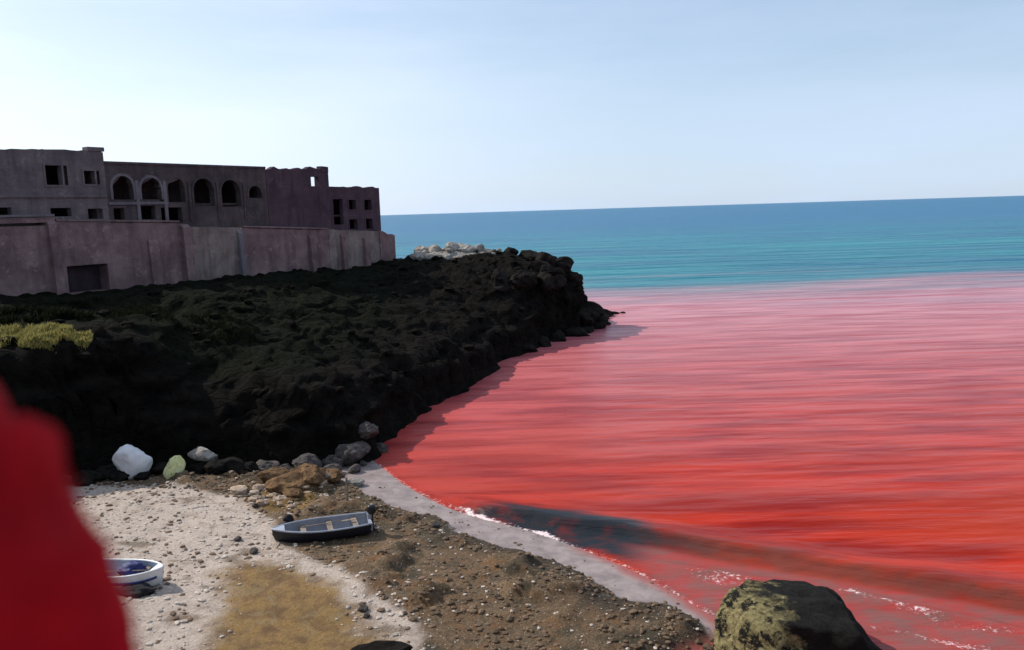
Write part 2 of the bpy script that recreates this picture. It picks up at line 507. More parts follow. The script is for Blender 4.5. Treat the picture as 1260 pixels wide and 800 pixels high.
MB = mat_beach(); MCL = mat_cliff(); MH = mat_hill(); MSEA = mat_sea()
M_UP = mat_stone('upper_masonry', (0.115, 0.094, 0.100), (0.205, 0.165, 0.162), (0.06, 0.048, 0.058))
M_MID = mat_stone('arcade_masonry', (0.060, 0.046, 0.048), (0.12, 0.093, 0.09), (0.034, 0.025, 0.029))
M_RED = mat_stone('reddish_masonry', (0.066, 0.042, 0.054), (0.105, 0.070, 0.082), (0.034, 0.024, 0.03))
M_RAM = mat_stone('rampart_masonry', (0.150, 0.092, 0.096), (0.29, 0.190, 0.182), (0.08, 0.046, 0.052), 0.6)
M_RAMB = mat_stone('brown_rampart_masonry', (0.165, 0.122, 0.108), (0.31, 0.245, 0.215), (0.075, 0.05, 0.045), 0.6)
M_TRIM = mat_stone('pale_trim_stone', (0.14, 0.125, 0.14), (0.21, 0.185, 0.19), (0.09, 0.075, 0.085), 0.4)
M_ROCKD = mottled('dark_sea_rock', (0.008, 0.0075, 0.007), (0.022, 0.019, 0.016), 1.3, 0.95, 0.8, 0.12, spec=0.04)
M_ROCKG = mottled('grey_rock', (0.03, 0.026, 0.023), (0.12, 0.10, 0.09), 1.6, 0.88, 0.8, 0.1, c3=(0.015, 0.013, 0.012))
M_ROCKP = mottled('pale_rock', (0.20, 0.18, 0.155), (0.44, 0.405, 0.36), 1.8, 0.95, 1.0, 0.15, c3=(0.07, 0.06, 0.052))
M_ROCKW = mottled('white_rock', (0.62, 0.62, 0.64), (0.82, 0.81, 0.81), 1.1, 0.85, 0.5, 0.08)
M_ROCKY = mottled('yellow_rock', (0.52, 0.50, 0.20), (0.80, 0.78, 0.42), 1.3, 0.85, 0.5, 0.08, c3=(0.22, 0.21, 0.07))
M_ROCKO = mottled('olive_lichen_rock', (0.085, 0.078, 0.05), (0.33, 0.30, 0.18), 1.1, 0.9, 1.0, 0.22, c3=(0.028, 0.026, 0.022))
M_ROCKT = mottled('tan_rock', (0.30, 0.20, 0.13), (0.50, 0.40, 0.31), 2.2, 0.9, 0.7, 0.06, c3=(0.16, 0.10, 0.06))

# ------------------------------------------------------------------ ground sheet (beach, headland, hillside share one grid)
def seq(*segs):
    out = [segs[0][0]]
    for a, b, st in segs:
        n = max(1, int(round((b - a) / st)))
        out += list(np.linspace(a, b, n + 1)[1:])
    return np.array(out)

gx = seq((-110, -50, 1.2), (-50, -24, 0.4), (-24, 9, 0.16), (9, 20, 0.4), (20, 48, 1.4))
gy = seq((-60, -4, 2.0), (-4, 12, 0.4), (12, 21, 0.5), (21, 48, 0.16), (48, 120, 0.42), (120, 150, 1.0))
X, Y = np.meshgrid(gx, gy)
x, y = X.ravel(), Y.ravel()
z, which, sd, sc, cd = terrain(x, y)
# break up the rock face sideways so it is craggy rather than a smooth skirt
stair = np.abs(((z + 0.35 * fbm(x * .25, y * .25, octaves=3, seed=72)) * 0.9) % 1.0 - 0.5)
cm = (which == 1) * sstep(0.2, 1.2, cd) * sstep(0.0, 2.0, z)
ox = cm * 0.9 * fbm(y * 0.5, z * 1.1, x * .4, octaves=4, seed=70)
oy = cm * 0.9 * fbm(x * 0.5, z * 1.1, y * .4 + 9, octaves=4, seed=75)
ox = ox + cm * sstep(5, 2, cd) * 0.9 * (stair - .25)
oy = oy - cm * sstep(5, 2, cd) * 0.5 * (stair - .25)
V = np.stack([x + ox, y + oy, z], 1)
edge_n = 0.55 * fbm(x * .7, y * .7, octaves=4, seed=80) + 0.2 * fbm(x * 3, y * 3, octaves=3, seed=84)
sp_ = sdist(x, y, PALE)
gold = 0.92 * sstep(-1.1, 0.3, sdist(x, y, GOLD) + 1.5 * edge_n)
gold = np.maximum(gold, 0.75 * sstep(0.25, 0.75, np.exp(-((x + 12.0) / 2.1) ** 2 - ((y - 39.6) / 2.4) ** 2) + 0.35 * edge_n))
gravel = sstep(0.30, -0.30, sp_ + 0.9 * edge_n) * sstep(-0.05, 0.25, sc + 0.25 * edge_n)
# tongues of dark weed in the pale sand
gravel = np.maximum(gravel, sstep(0.34, 0.5, fbm(x * .42, y * .75, octaves=4, seed=90)) * 0.7 * sstep(0, .3, sc))
wet = sstep(0.15, -0.15, sc + 0.25 * edge_n)
redm = sstep(0.75, 0.0, sd + 0.5 * edge_n) * sstep(0, 2.0, poly_dist(x, y, [(4.5, 33), (7.6, 27), (4, 24)], False) * -1 + 3.2)
damp_shade = sstep(2.0, 0.15, sc + 0.9 * edge_n) * sstep(0, .1, sc) * sstep(-9, -4, x)  # damp gravel at the scarp edge, with the cusp shadows painted in
grass = (which == 1) * sstep(4.0, 7.5, cd + 1.5 * edge_n) * sstep(112, 92, y) * sstep(-6, -16, x)
pale = (which == 1) * sstep(.25, .6, np.exp(-((x + 7.5) / 5.0) ** 2 - ((y - 107) / 5.5) ** 2) + 0.25 * edge_n)
W_ = len(gx)
i0 = (np.arange(len(gy) - 1)[:, None] * W_ + np.arange(W_ - 1)[None, :]).ravel()
Q = np.stack([i0, i0 + 1, i0 + W_ + 1, i0 + W_], 1)
fw = which[Q]
fcls = np.where((fw == 2).any(1), 2, np.where((fw == 1).any(1), 1, 0))
A_ = dict(gold=gold, gravel=gravel, wet=wet, red=redm, grass=grass, pale=pale, damp_shade=damp_shade)
def sub_sheet(name, cls, mat):
    q = Q[fcls == cls]
    used = np.unique(q)
    remap = np.full(len(V), -1, np.int64); remap[used] = np.arange(len(used))
    return mesh_np(name, V[used], remap[q], mat, None, True, {k: v[used] for k, v in A_.items()})
tag(sub_sheet('beach', 0, MB), kind='structure', label='pale sand and dark gravel beach below the cliff')
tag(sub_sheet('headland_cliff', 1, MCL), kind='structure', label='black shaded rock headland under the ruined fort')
tag(sub_sheet('hillside', 2, MH), kind='structure', label='earth hillside above the beach')

# ------------------------------------------------------------------ sea
def geo(a, b, st, k):
    out = [a]; s = st
    while out[-1] < b:
        s *= k; out.append(out[-1] + s)
    return out
sy = list(np.arange(4, 20, 1.0)) + list(np.arange(20, 46, 0.13)) + list(np.arange(46, 60, 0.22)) + geo(60, 320, 0.22, 1.02) + geo(330, 60000, 8, 1.25)
sx_p = list(np.arange(-14, -8, 0.25)) + list(np.arange(-8, 20, 0.13)) + list(np.arange(20, 32, 0.25)) + geo(32, 200, 0.25, 1.04) + geo(210, 60000, 12, 1.3)
sx_n = [-v for v in geo(14.25, 200, 0.5, 1.08) + geo(215, 60000, 15, 1.3)][::-1]
sx = np.array(sx_n + sx_p); sy = np.array(sy)
X, Y = np.meshgrid(sx, sy); x, y = X.ravel(), Y.ravel()
sdw = sdist(x, y, SHORE)
Wp = np.array(WAVE)
# signed distance to the shore break: positive on the beach side
dist_w = poly_dist(x, y, WAVE, False)
lin = np.interp(x, Wp[:, 0], Wp[:, 1])
sw = np.where(y < lin, dist_w, -dist_w) + 0.35 * fbm(x * .35, y * .35, octaves=3, seed=101)
along = sstep(-6, -1, x) * sstep(34, 18, x)
ridge = np.where(sw > 0, np.exp(-(sw / 0.55) ** 2), np.exp(-(sw / 1.5) ** 2))
near = sstep(140, 60, y)
zz = 0.05 * fbm(x * .22, y * .9, octaves=4, seed=110) * near + 0.07 * fbm(x * .05, y * .28, octaves=3, seed=114) * sstep(300, 120, y)
deep = sstep(0.0, -3.0, sdw)
zz = zz * deep + along * 0.42 * ridge * sstep(0.2, -1.2, sdw)
zz = zz + 0.10 * np.exp(-((sw - 2.4) / 0.35) ** 2) * along * deep
far = sstep(250, 150, y)
swn = sw + 0.5 * fbm(x * .9, y * 1.6, octaves=4, seed=140)
dark_band = np.clip(np.exp(-((swn - 0.55) / 0.8) ** 2) * sstep(-4, -1.5, x) * 1.0, 0, 1)
dark_band = np.maximum(dark_band, 1.0 * sstep(2.6, 1.3, np.abs(swn - 0.7)) * sstep(-2.2, 0.0, x) * sstep(6.8, 5.4, x))
wash = sstep(0.9, 1.5, sw) * sstep(4.0, 6.5, x)
fmm = 0.5 + 0.5 * np.tanh(3 * fbm(x * .8, y * .8, octaves=3, seed=131))
foam = (0.55 + 0.5 * fmm) * np.exp(-((sdw + 0.12 + 0.25 * fbm(x * 1.2, y * 1.2, octaves=3, seed=132)) / (0.14 + 0.22 * fmm)) ** 2) * sstep(-4.5, -3, x) * sstep(3.0, 1.0, x)
fm = 0.5 + 0.5 * np.tanh(3 * fbm(x * .6, y * .9, octaves=3, seed=130))
foam = np.maximum(foam, 0.60 * np.exp(-((x - 8.0) / 2.2) ** 2 - ((y - 31.0 + .35 * (x - 8)) / 1.1) ** 2) * (.75 + .35 * fm))
foam = np.maximum(foam, 0.55 * np.exp(-((sdw + 0.05) / 0.35) ** 2))
foam = np.maximum(foam, (0.38 + .30 * fm) * np.exp(-((sw - 2.6 + 0.5 * np.sin(x * .7) + .6 * fm) / 0.45) ** 2) * sstep(10, 13, x))
foam = np.maximum(foam, (0.30 + .32 * fm) * np.exp(-((sw - 4.2 + 0.4 * np.sin(x * .5) - .5 * fm) / 0.4) ** 2) * sstep(10, 13, x))
W_ = len(sx)
i0 = (np.arange(len(sy) - 1)[:, None] * W_ + np.arange(W_ - 1)[None, :]).ravel()
Q = np.stack([i0, i0 + 1, i0 + W_ + 1, i0 + W_], 1)
sea = mesh_np('sea', np.stack([x, y, zz], 1), Q, MSEA, None, True, dict(dark_band=dark_band * far * (1 - 0.22 * sstep(6, 10, x)), wash=wash * far * sstep(60, 40, y), foam=foam * far))
tag(sea, kind='structure', label='red stained sea water turning blue far out')

# ------------------------------------------------------------------ ruined fort
FA = Vector((-42.0, 66.0, 0.0)); FROT = math.atan2(39, 26.5)

def wall(bm, x0, x1, zb, top, y0, y1, openings=(), step=0.55, rough=0.0, seed=0):
    """upright wall in the local x-z plane, thickness y0..y1, openings (xa, xb, za, zb, arched)"""
    topf = top if callable(top) else (lambda v: top)
    xs = set([x0, x1])
    n = max(2, int((x1 - x0) / step))
    for i in range(n + 1): xs.add(round(x0 + (x1 - x0) * i / n, 4))
    for o in openings:
        k = 8 if o[4] else 1
        xs = {v for v in xs if not (o[0] - 0.08 < v < o[1] + 0.08) or v in (x0, x1)}
        for i in range(k + 1): xs.add(round(o[0] + (o[1] - o[0]) * i / k, 4))
    xs = sorted(xs)
    tops = {v: topf(v) + (rough * mnoise.noise(Vector((v * 0.8, seed * 7.3, 1.7))) + rough * .6 * mnoise.noise(Vector((v * 2.9, seed * 3.1, 4.7))) if rough else 0) for v in xs}
    def otop(o, v):
        if not o[4]: return o[3]
        c, r = (o[0] + o[1]) / 2, (o[1] - o[0]) / 2
        q = max(0.0, 1 - ((v - c) / r) ** 2)
        rise = min(r, (o[3] - o[2]) * 0.7)
        return o[3] - rise + rise * math.sqrt(q)
    def quad(a, b, c, d):
        bm.faces.new([bm.verts.new(p) for p in (a, b, c, d)])
    for a, b in zip(xs[:-1], xs[1:]):
        mid = (a + b) / 2
        ops = [o for o in openings if o[0] < mid < o[1]]
        ops.sort(key=lambda o: o[2])
        spans = []
        lo = (zb, zb)
        for o in ops:
            spans.append((lo, (o[2], o[2]))); lo = (otop(o, a), otop(o, b))
        spans.append((lo, (tops[a], tops[b])))
        for (l0, l1), (h0, h1) in spans:
            quad((a, y0, l0), (b, y0, l1), (b, y0, h1), (a, y0, h0))
            quad((b, y1, l1), (a, y1, l0), (a, y1, h0), (b, y1, h1))
            quad((a, y0, h0), (b, y0, h1), (b, y1, h1), (a, y1, h0))
            quad((a, y1, l0), (b, y1, l1), (b, y0, l1), (a, y0, l0))
    for v in (x0, x1):
        quad((v, y0, zb), (v, y1, zb), (v, y1, tops[v]), (v, y0, tops[v]))
    for o in openings:
        for v in (o[0], o[1]):
            t = otop(o, v)
            if t > o[2] + 0.01: quad((v, y0, o[2]), (v, y1, o[2]), (v, y1, t), (v, y0, t))
    bmesh.ops.remove_doubles(bm, verts=bm.verts, dist=0.001)

def surround(parent, o, y0, mat, w=0.2, name='window_surround'):
    """raised stone band round an opening"""
    xa, xb, za, zt, arched = o
    def outline(e):
        a, b, c, d = xa - e, xb + e, za - (e if not arched else 0), zt + e
        if not arched: return [(a, c), (a, d), (b, d), (b, c)]
        r = (b - a) / 2; cx = (a + b) / 2
        rise = min((xb - xa) / 2, (zt - za) * 0.7) + e
        sp = d - rise
        return [(a, za)] + [(cx - r * math.cos(t), sp + rise * math.sin(t)) for t in [math.pi * i / 10 for i in range(11)]] + [(b, za)]
    I, O = outline(0.0), outline(w)
    bm = bmesh.new()
    yf, yb = y0 - 0.07, y0 + 0.02
    vi = [[bm.verts.new((p[0], yy, p[1])) for p in I] for yy in (yf, yb)]
    vo = [[bm.verts.new((p[0], yy, p[1])) for p in O] for yy in (yf, yb)]
    n = len(I)
    rng_ = range(n) if not arched else range(n - 1)
    for i in rng_:
        j = (i + 1) % n
        bm.faces.new((vi[0][i], vi[0][j], vo[0][j], vo[0][i]))
        bm.faces.new((vi[1][j], vi[1][i], vo[1][i], vo[1][j]))
        bm.faces.new((vo[0][i], vo[0][j], vo[1][j], vo[1][i]))
        bm.faces.new((vi[0][j], vi[0][i], vi[1][i], vi[1][j]))
    if arched:
        for k in (0, n - 1):
            bm.faces.new((vi[0][k], vo[0][k], vo[1][k], vi[1][k]))
    return obj_bm(name, bm, mat, parent)

def fort_root(name, s):
    u = Vector((math.cos(FROT), math.sin(FROT), 0))
    o = empty(name, FA + u * s, FROT)
    o.location.z = 8.0
    return o

def fort_part(name, root, s, fn, mat):
    """build in fort coordinates (x along the wall from its landward end, z absolute), then make local to root"""
    bm = bmesh.new(); fn(bm)
    bmesh.ops.translate(bm, verts=bm.verts, vec=(-s, 0, -8.0))
    return obj_bm(name, bm, mat, root)

def shift_part(ob, s):
    ob.data.transform(Matrix.Translation((-s, 0, -8.0)))
    return ob

# landward block, taller, plain walls
S = 4.0
r = fort_root('stone_building', S)
tag(r, 'tall plain grey stone block of the ruined fort with small square windows', 'building', 'buildings of the ruined fort')
OPS = [(5.4, 6.8, 18.5, 20.2, False), (8.75, 9.75, 18.6, 19.8, False), (5.5, 7.3, 15.75, 16.5, False), (8.8, 10.2, 15.45, 16.4, False), (-2.0, 2.3, 15.95, 16.6, False)]
fort_part('wall', r, S, lambda bm: wall(bm, -4.0, 10.75, 7.0, 21.55, 1.5, 2.2, OPS, rough=0.22, seed=1), M_UP).name = 'front_wall'
fort_part('side_wall', r, S, lambda bm: wall(bm, -4.0, -3.3, 7.0, 21.5, 2.21, 11.0), M_UP)
fort_part('side_wall', r, S, lambda bm: wall(bm, 10.05, 10.75, 7.0, 21.5, 2.21, 11.0), M_UP)
fort_part('back_wall', r, S, lambda bm: wall(bm, -3.29, 10.04, 7.0, 21.45, 10.3, 11.0), M_UP)
fort_part('floor_slab', r, S, lambda bm: box(bm, -3.29, 10.04, 2.21, 10.29, 17.0, 17.35), M_UP)
fort_part('roof', r, S, lambda bm: box(bm, -3.29, 10.04, 2.21, 10.29, 20.7, 21.0), M_UP)
def parapet(bm):
    box(bm, 9.3, 10.85, 1.40, 2.3, 21.58, 21.95)
fort_part('parapet_block', r, S, parapet, M_UP)
fort_part('cornice', r, S, lambda bm: box(bm, -4.0, 10.7, 1.34, 1.5, 17.42, 17.62), M_UP)
for o in OPS[:2]: shift_part(surround(r, o, 1.5, M_UP, 0.16), S)

# arcaded block
S = 24.0
r = fort_root('arcaded_building', S)
tag(r, 'long dark stone block with a row of arched openings behind the rampart wall', 'building', 'buildings of the ruined fort')
OPA = [(11.35, 13.4, 17.2, 19.4, True), (14.2, 16.3, 17.2, 19.3, True), (17.0, 18.9, 16.9, 19.3, True), (19.9, 22.3, 16.5, 19.3, True),
       (23.2, 25.6, 16.4, 19.2, True), (26.7, 28.4, 17.3, 18.6, True), (11.25, 12.3, 15.3, 16.4, False), (13.6, 15.5, 15.3, 16.6, False), (16.1, 18.4, 14.9, 16.4, False),
       (35.7, 36.9, 18.65, 19.75, False)]
fort_part('front_wall', r, S, lambda bm: wall(bm, 10.78, 29.2, 7.0, 20.55, 1.55, 2.3, [o for o in OPA if o[1] < 29.2], rough=0.12, seed=2), M_MID)
fort_part('ruined_wall', r, S, lambda bm: wall(bm, 29.21, 38.5, 7.0, 20.6, 1.5, 2.25, [OPA[-1]], rough=0.34, seed=3), M_RED)
fort_part('back_wall', r, S, lambda bm: wall(bm, 10.78, 29.2, 7.0, 20.3, 10.0, 10.7, rough=.1, seed=4), M_MID)
fort_part('side_wall', r, S, lambda bm: wall(bm, 28.5, 29.2, 7.0, 20.4, 2.31, 9.99), M_MID)
fort_part('roof', r, S, lambda bm: box(bm, 10.78, 28.49, 2.31, 9.99, 19.9, 20.2), M_MID)
fort_part('floor_slab', r, S, lambda bm: box(bm, 10.78, 28.49, 2.31, 9.99, 16.55, 16.8), M_MID)
fort_part('coping', r, S, lambda bm: box(bm, 10.8, 29.15, 1.45, 2.4, 20.50, 20.72), M_MID)
fort_part('string_course', r, S, lambda bm: box(bm, 10.8, 16.9, 1.43, 1.55, 16.72, 16.98), M_TRIM)
fort_part('corner_block', r, S, lambda bm: wall(bm, 37.4, 38.5, 20.3, 21.0, 1.45, 2.3, rough=.12, seed=9), M_RED)
for i, o in enumerate(OPA[:6]): shift_part(surround(r, o, 1.55, M_TRIM if i < 2 else M_MID, 0.24, 'arch_surround'), S)
for xx in (13.75, 16.65, 19.4, 22.75, 26.1):
    fort_part('pier', r, S, lambda bm: box(bm, xx - 0.16, xx + 0.16, 1.42, 1.55, 15.0, 19.0), M_TRIM if xx < 17 else M_MID)

# seaward tower
S = 43.0
r = fort_root('tower', S)
tag(r, 'square lower tower at the seaward end of the ruined fort, two rows of small windows', 'tower', 'buildings of the ruined fort')
OPT = [(39.0, 40.6, 14.0, 17.1, False), (41.6, 42.8, 15.8, 17.0, False), (44.3, 45.6, 15.7, 17.0, False), (41.5, 42.9, 13.4, 14.6, False), (44.4, 45.6, 13.3, 14.6, False)]
fort_part('front_wall', r, S, lambda bm: wall(bm, 38.52, 47.2, 6.0, 18.55, 1.5, 2.1, OPT, rough=0.24, seed=5), M_RED)
fort_part('side_wall', r, S, lambda bm: wall(bm, 46.6, 47.2, 6.0, 18.5, 2.11, 9.0, rough=.1, seed=6), M_RED)
fort_part('side_wall', r, S, lambda bm: wall(bm, 38.52, 39.1, 6.0, 18.4, 2.6, 9.0, rough=.1, seed=8), M_RED)
fort_part('back_wall', r, S, lambda bm: wall(bm, 39.11, 46.59, 6.0, 18.4, 8.4, 9.0, rough=.1, seed=7), M_RED)
fort_part('roof', r, S, lambda bm: box(bm, 39.11, 46.59, 2.11, 8.39, 17.7, 18.0), M_RED)
fort_part('floor_slab', r, S, lambda bm: box(bm, 39.11, 46.59, 2.11, 8.39, 15.0, 15.2), M_RED)
for o in OPT[1:]: shift_part(surround(r, o, 1.5, M_RED, 0.14), S)

M_NICHE = mottled('niche_shade_plaster', (0.035, 0.025, 0.030), (0.07, 0.05, 0.055), .6, .95, .3, .03, spec=.05)  # back of the recess coloured dark to paint in its shade
# rampart in front of it all
S = 22.0
r = fort_root('rampart_wall', S)
tag(r, 'long pinkish stone rampart wall with buttresses running along the cliff top', 'wall')
lerp = lambda a, b, c, d: (lambda v: c + (d - c) * (v - a) / (b - a))
fort_part('wall_section', r, S, lambda bm: wall(bm, -4.0, 4.95, 5.0, 15.7, -0.15, 1.49, [(-4.0 + .6, 4.2, 15.0, 15.25, False)], rough=.04, seed=11), M_RAM)
fort_part('wall_section', r, S, lambda bm: wall(bm, 4.96, 17.45, 5.0, lerp(5, 17.4, 15.3, 14.8), 0.0, 1.49, [(5.6, 9.3, 9.0, 11.4, False)], rough=.10, seed=12), M_RAM)
fort_part('wall_section', r, S, lambda bm: wall(bm, 17.46, 24.3, 4.5, lerp(17.5, 24.3, 14.45, 14.15), 0.03, 1.49, rough=.12, seed=13), M_RAMB)
fort_part('wall_section', r, S, lambda bm: wall(bm, 24.31, 36.6, 4.0, lerp(24, 36.6, 14.1, 13.45), 0.08, 1.49, rough=.12, seed=14), M_RAM)
fort_part('wall_section', r, S, lambda bm: wall(bm, 36.61, 45.2, 4.0, lerp(36, 45, 13.5, 13.0), 0.04, 1.49, rough=.14, seed=15), M_RAMB)
fort_part('wall_section', r, S, lambda bm: wall(bm, 45.21, 48.0, 4.0, lerp(45.2, 48, 12.9, 12.3), -0.1, 1.48, rough=.3, seed=16), M_RAM)
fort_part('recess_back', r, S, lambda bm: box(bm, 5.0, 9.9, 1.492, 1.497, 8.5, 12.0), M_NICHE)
def butt(s0, s1, ztop, proud, zb=5.0):
    def f(bm):
        v = box(bm, s0, s1, -proud, 0.06, zb, ztop)
        for i in (0, 1): v[i].co.y -= 0.45
        v[4].co.z -= 0.35; v[5].co.z -= 0.35
    return fort_part('buttress', r, S, f, M_TRIM if s0 > 17 and s0 < 25 else M_RAM)
butt(4.2, 4.95, 15.5, 0.5); butt(17.0, 17.9, 14.7, 0.45); butt(23.6, 24.25, 13.9, 0.3); butt(13.4, 14.4, 13.4, 0.25); butt(33.4, 34.2, 13.0, 0.3); butt(38.4, 39.0, 12.9, 0.3); butt(42.2, 42.9, 12.4, 0.35)
fort_part('coping', r, S, lambda bm: box(bm, -4.0, 4.9, -0.32, 1.2, 15.76, 15.95), M_TRIM)
def slope_cope(a, b, za, zb_):
    def f(bm):
        v = box(bm, a, b, -0.12, 0.9, za, za + 0.16)
        for i in (1, 2, 5, 6): v[i].co.z += zb_ - za
    return fort_part('coping', r, S, f, M_RAM)
slope_cope(5.1, 16.9, 15.36, 14.92); slope_cope(24.4, 36.4, 14.18, 13.55)

# ------------------------------------------------------------------ rocks
def rock_mesh(name, seed, sub=3, cuts=9, squash=(1, 1, 0.75), amp=0.22, mat=None):
    rr = random.Random(seed)
    bm = bmesh.new()
    bmesh.ops.create_icosphere(bm, subdivisions=sub, radius=1.0)
    planes = []
    for _ in range(cuts):
        d = Vector((rr.gauss(0, 1), rr.gauss(0, 1), rr.gauss(0, 1))).normalized()
        planes.append((d, rr.uniform(0.62, 0.9)))
    off = Vector((rr.uniform(-50, 50), rr.uniform(-50, 50), rr.uniform(-50, 50)))
    for v in bm.verts:
        p = v.co.copy()
        for d, k in planes:
            t = p.dot(d)
            if t > k: p -= d * (t - k) * 0.99
        n = v.co.normalized()
        p += n * amp * (mnoise.noise(v.co * 1.6 + off) * .9 + mnoise.noise(v.co * 4.1 + off) * .45 + mnoise.noise(v.co * 9.0 + off) * .22)
        v.co = Vector((p.x * squash[0], p.y * squash[1], p.z * squash[2]))
    me = bpy.data.meshes.new(name)
    bmesh.ops.recalc_face_normals(bm, faces=bm.faces)
    bm.to_mesh(me); bm.free()
    if mat: me.materials.append(mat)
    if sub >= 4:
        me.polygons.foreach_set('use_smooth', np.ones(len(me.polygons), bool))
    return me

def place_rock(name, me, loc, size, rz, tilt=(0, 0), label=None, group=None, sink=0.25, ground=None, cat='rock'):
    o = bpy.data.objects.new(name, me)
    C.objects.link(o)
    zg = terr_z(loc[0], loc[1]) if ground is None else ground
    s = size if isinstance(size, tuple) else (size, size, size)
    o.scale = s
    o.rotation_euler = (tilt[0], tilt[1], rz)
    o.location = (loc[0], loc[1], zg + s[2] * (0.62 - sink))
    tag(o, label, cat, group)
    return o

def mat_boulder():
    m = M('lichen_and_shade_boulder')
    p = m.pos(obj=True)
    big = m.noise(p, 1.3, 6, .65, .5); fine = m.noise(p, 13.0, 8, .78, .2)
    blk_shade = m.mix(m.ramp(fine, .35, .7), (0.006, 0.006, 0.006), (0.03, 0.028, 0.025))
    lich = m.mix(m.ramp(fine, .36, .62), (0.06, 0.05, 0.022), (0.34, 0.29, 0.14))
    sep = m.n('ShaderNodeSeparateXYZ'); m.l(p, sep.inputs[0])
    # olive lichen on the sunlit flank, shade painted black on the seaward one
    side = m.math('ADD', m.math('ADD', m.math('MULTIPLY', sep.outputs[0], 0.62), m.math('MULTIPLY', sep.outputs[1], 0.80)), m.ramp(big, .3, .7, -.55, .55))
    col = m.mix(m.ramp(side, .22, .5), blk_shade, lich)
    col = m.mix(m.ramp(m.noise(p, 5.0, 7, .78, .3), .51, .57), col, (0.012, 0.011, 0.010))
    m.base(col); m.rough(.9); m.spec(.1)
    m.normal(m.bump(m.noise(p, 7.0, 10, .75), 1.0, .22))
    return m.m

PALE_ME = [rock_mesh('pale_rubble', 100 + i, 2, 8, (1.1, .9, .7), .2, M_ROCKP) for i in range(4)]
DARK_ME = [rock_mesh('dark_rock', 200 + i, 3, 10, (1.15, .9, .8), .25, M_ROCKD) for i in range(4)]
GREY_ME = [rock_mesh('grey_rock', 300 + i, 3, 9, (1.1, .9, .75), .22, M_ROCKG) for i in range(4)]
TAN_ME = [rock_mesh('tan_rock', 400 + i, 2, 8, (1.1, .9, .6), .2, M_ROCKT) for i in range(3)]

# pale rubble heap on the headland beyond the tower
for i in range(46):
    a = random.random()
    xx = -13.0 + 11.5 * a + random.uniform(-.8, .8)
    yy = 106.5 + random.gauss(0, 2.3)
    s = random.choice((0.25, 0.35, 0.45, 0.6, 0.85)) * (0.8 + 0.5 * math.sin(a * 3.1))
    place_rock('rubble_rock', random.choice(PALE_ME), (xx, yy), s, random.uniform(0, 6.3), (random.uniform(-.4, .4), random.uniform(-.4, .4)),
               ('large pale sunlit rock in the rubble on top of the headland' if s > .75 else 'small pale sunlit rock in the rubble on top of the headland' if s < .45 else 'middling pale sunlit rock in the rubble on top of the headland'), 'pale rubble on the headland')
# black rocks round the point
tips = [(9.6, 103.5, 1.8), (10.8, 106.0, 1.6), (11.4, 109.0, 1.5), (9.0, 100.0, 1.7), (12.6, 111.5, 1.15), (13.6, 113.2, .8), (14.8, 114.2, .55), (16.0, 115.0, .4), (12.0, 106.2, .9),
        (10.6, 100.8, 1.0), (9.2, 97.6, 1.0), (7.6, 95.4, 1.2), (5.4, 92.2, 1.1), (11.8, 103.4, .8), (3.6, 89.0, 1.0), (1.6, 85.0, .8)]
for i, (xx, yy, s) in enumerate(tips):
    place_rock('point_rock', DARK_ME[i % 4], (xx, yy), (s * 1.25, s * 1.1, s), i * 1.7, (.15 * math.sin(i * 2.1), .2 * math.cos(i * 1.3)), ('bulky black rock at the waterline round the headland point' if s > 1.3 else 'low black rock awash off the tip of the headland point' if s < .85 else 'black rock of middling size at the waterline round the headland point'), 'black rocks round the point', ground=max(-.2, min(1.2, terr_z(xx, yy))), sink=.35)
# spine of dark crags on the seaward end
for i, (xx, yy, s) in enumerate([(5.2, 106, 1.5), (2.4, 107, 1.3), (0.2, 107.5, 1.1), (6.6, 104, 1.4), (4.0, 102, 1.3)]):
    place_rock('headland_crag', DARK_ME[(i + 1) % 4], (xx, yy), (s * 1.3, s, s), i * 2.3, (.1, -.1), 'black crag standing on the flat seaward end of the headland', 'black crags on the headland')
for i in range(22):
    t = i / 21.0
    xx = -1.0 + 10.5 * t + random.uniform(-.6, .6); yy = 92.0 + 12.5 * t + random.uniform(-2.0, 2.5)
    s = random.uniform(.6, 1.5)
    place_rock('jagged_outcrop', DARK_ME[i % 4], (xx, yy), (s * random.uniform(.8, 1.3), s * random.uniform(.7, 1.2), s * random.uniform(.7, 1.5)), random.uniform(0, 6.3), (random.uniform(-.5, .5), random.uniform(-.5, .5)),
               ('big jagged black outcrop jutting from the steep face near the headland point' if s > 1.05 else 'smaller jagged black outcrop jutting from the steep face near the headland point'), 'jagged outcrops near the point', sink=.35)
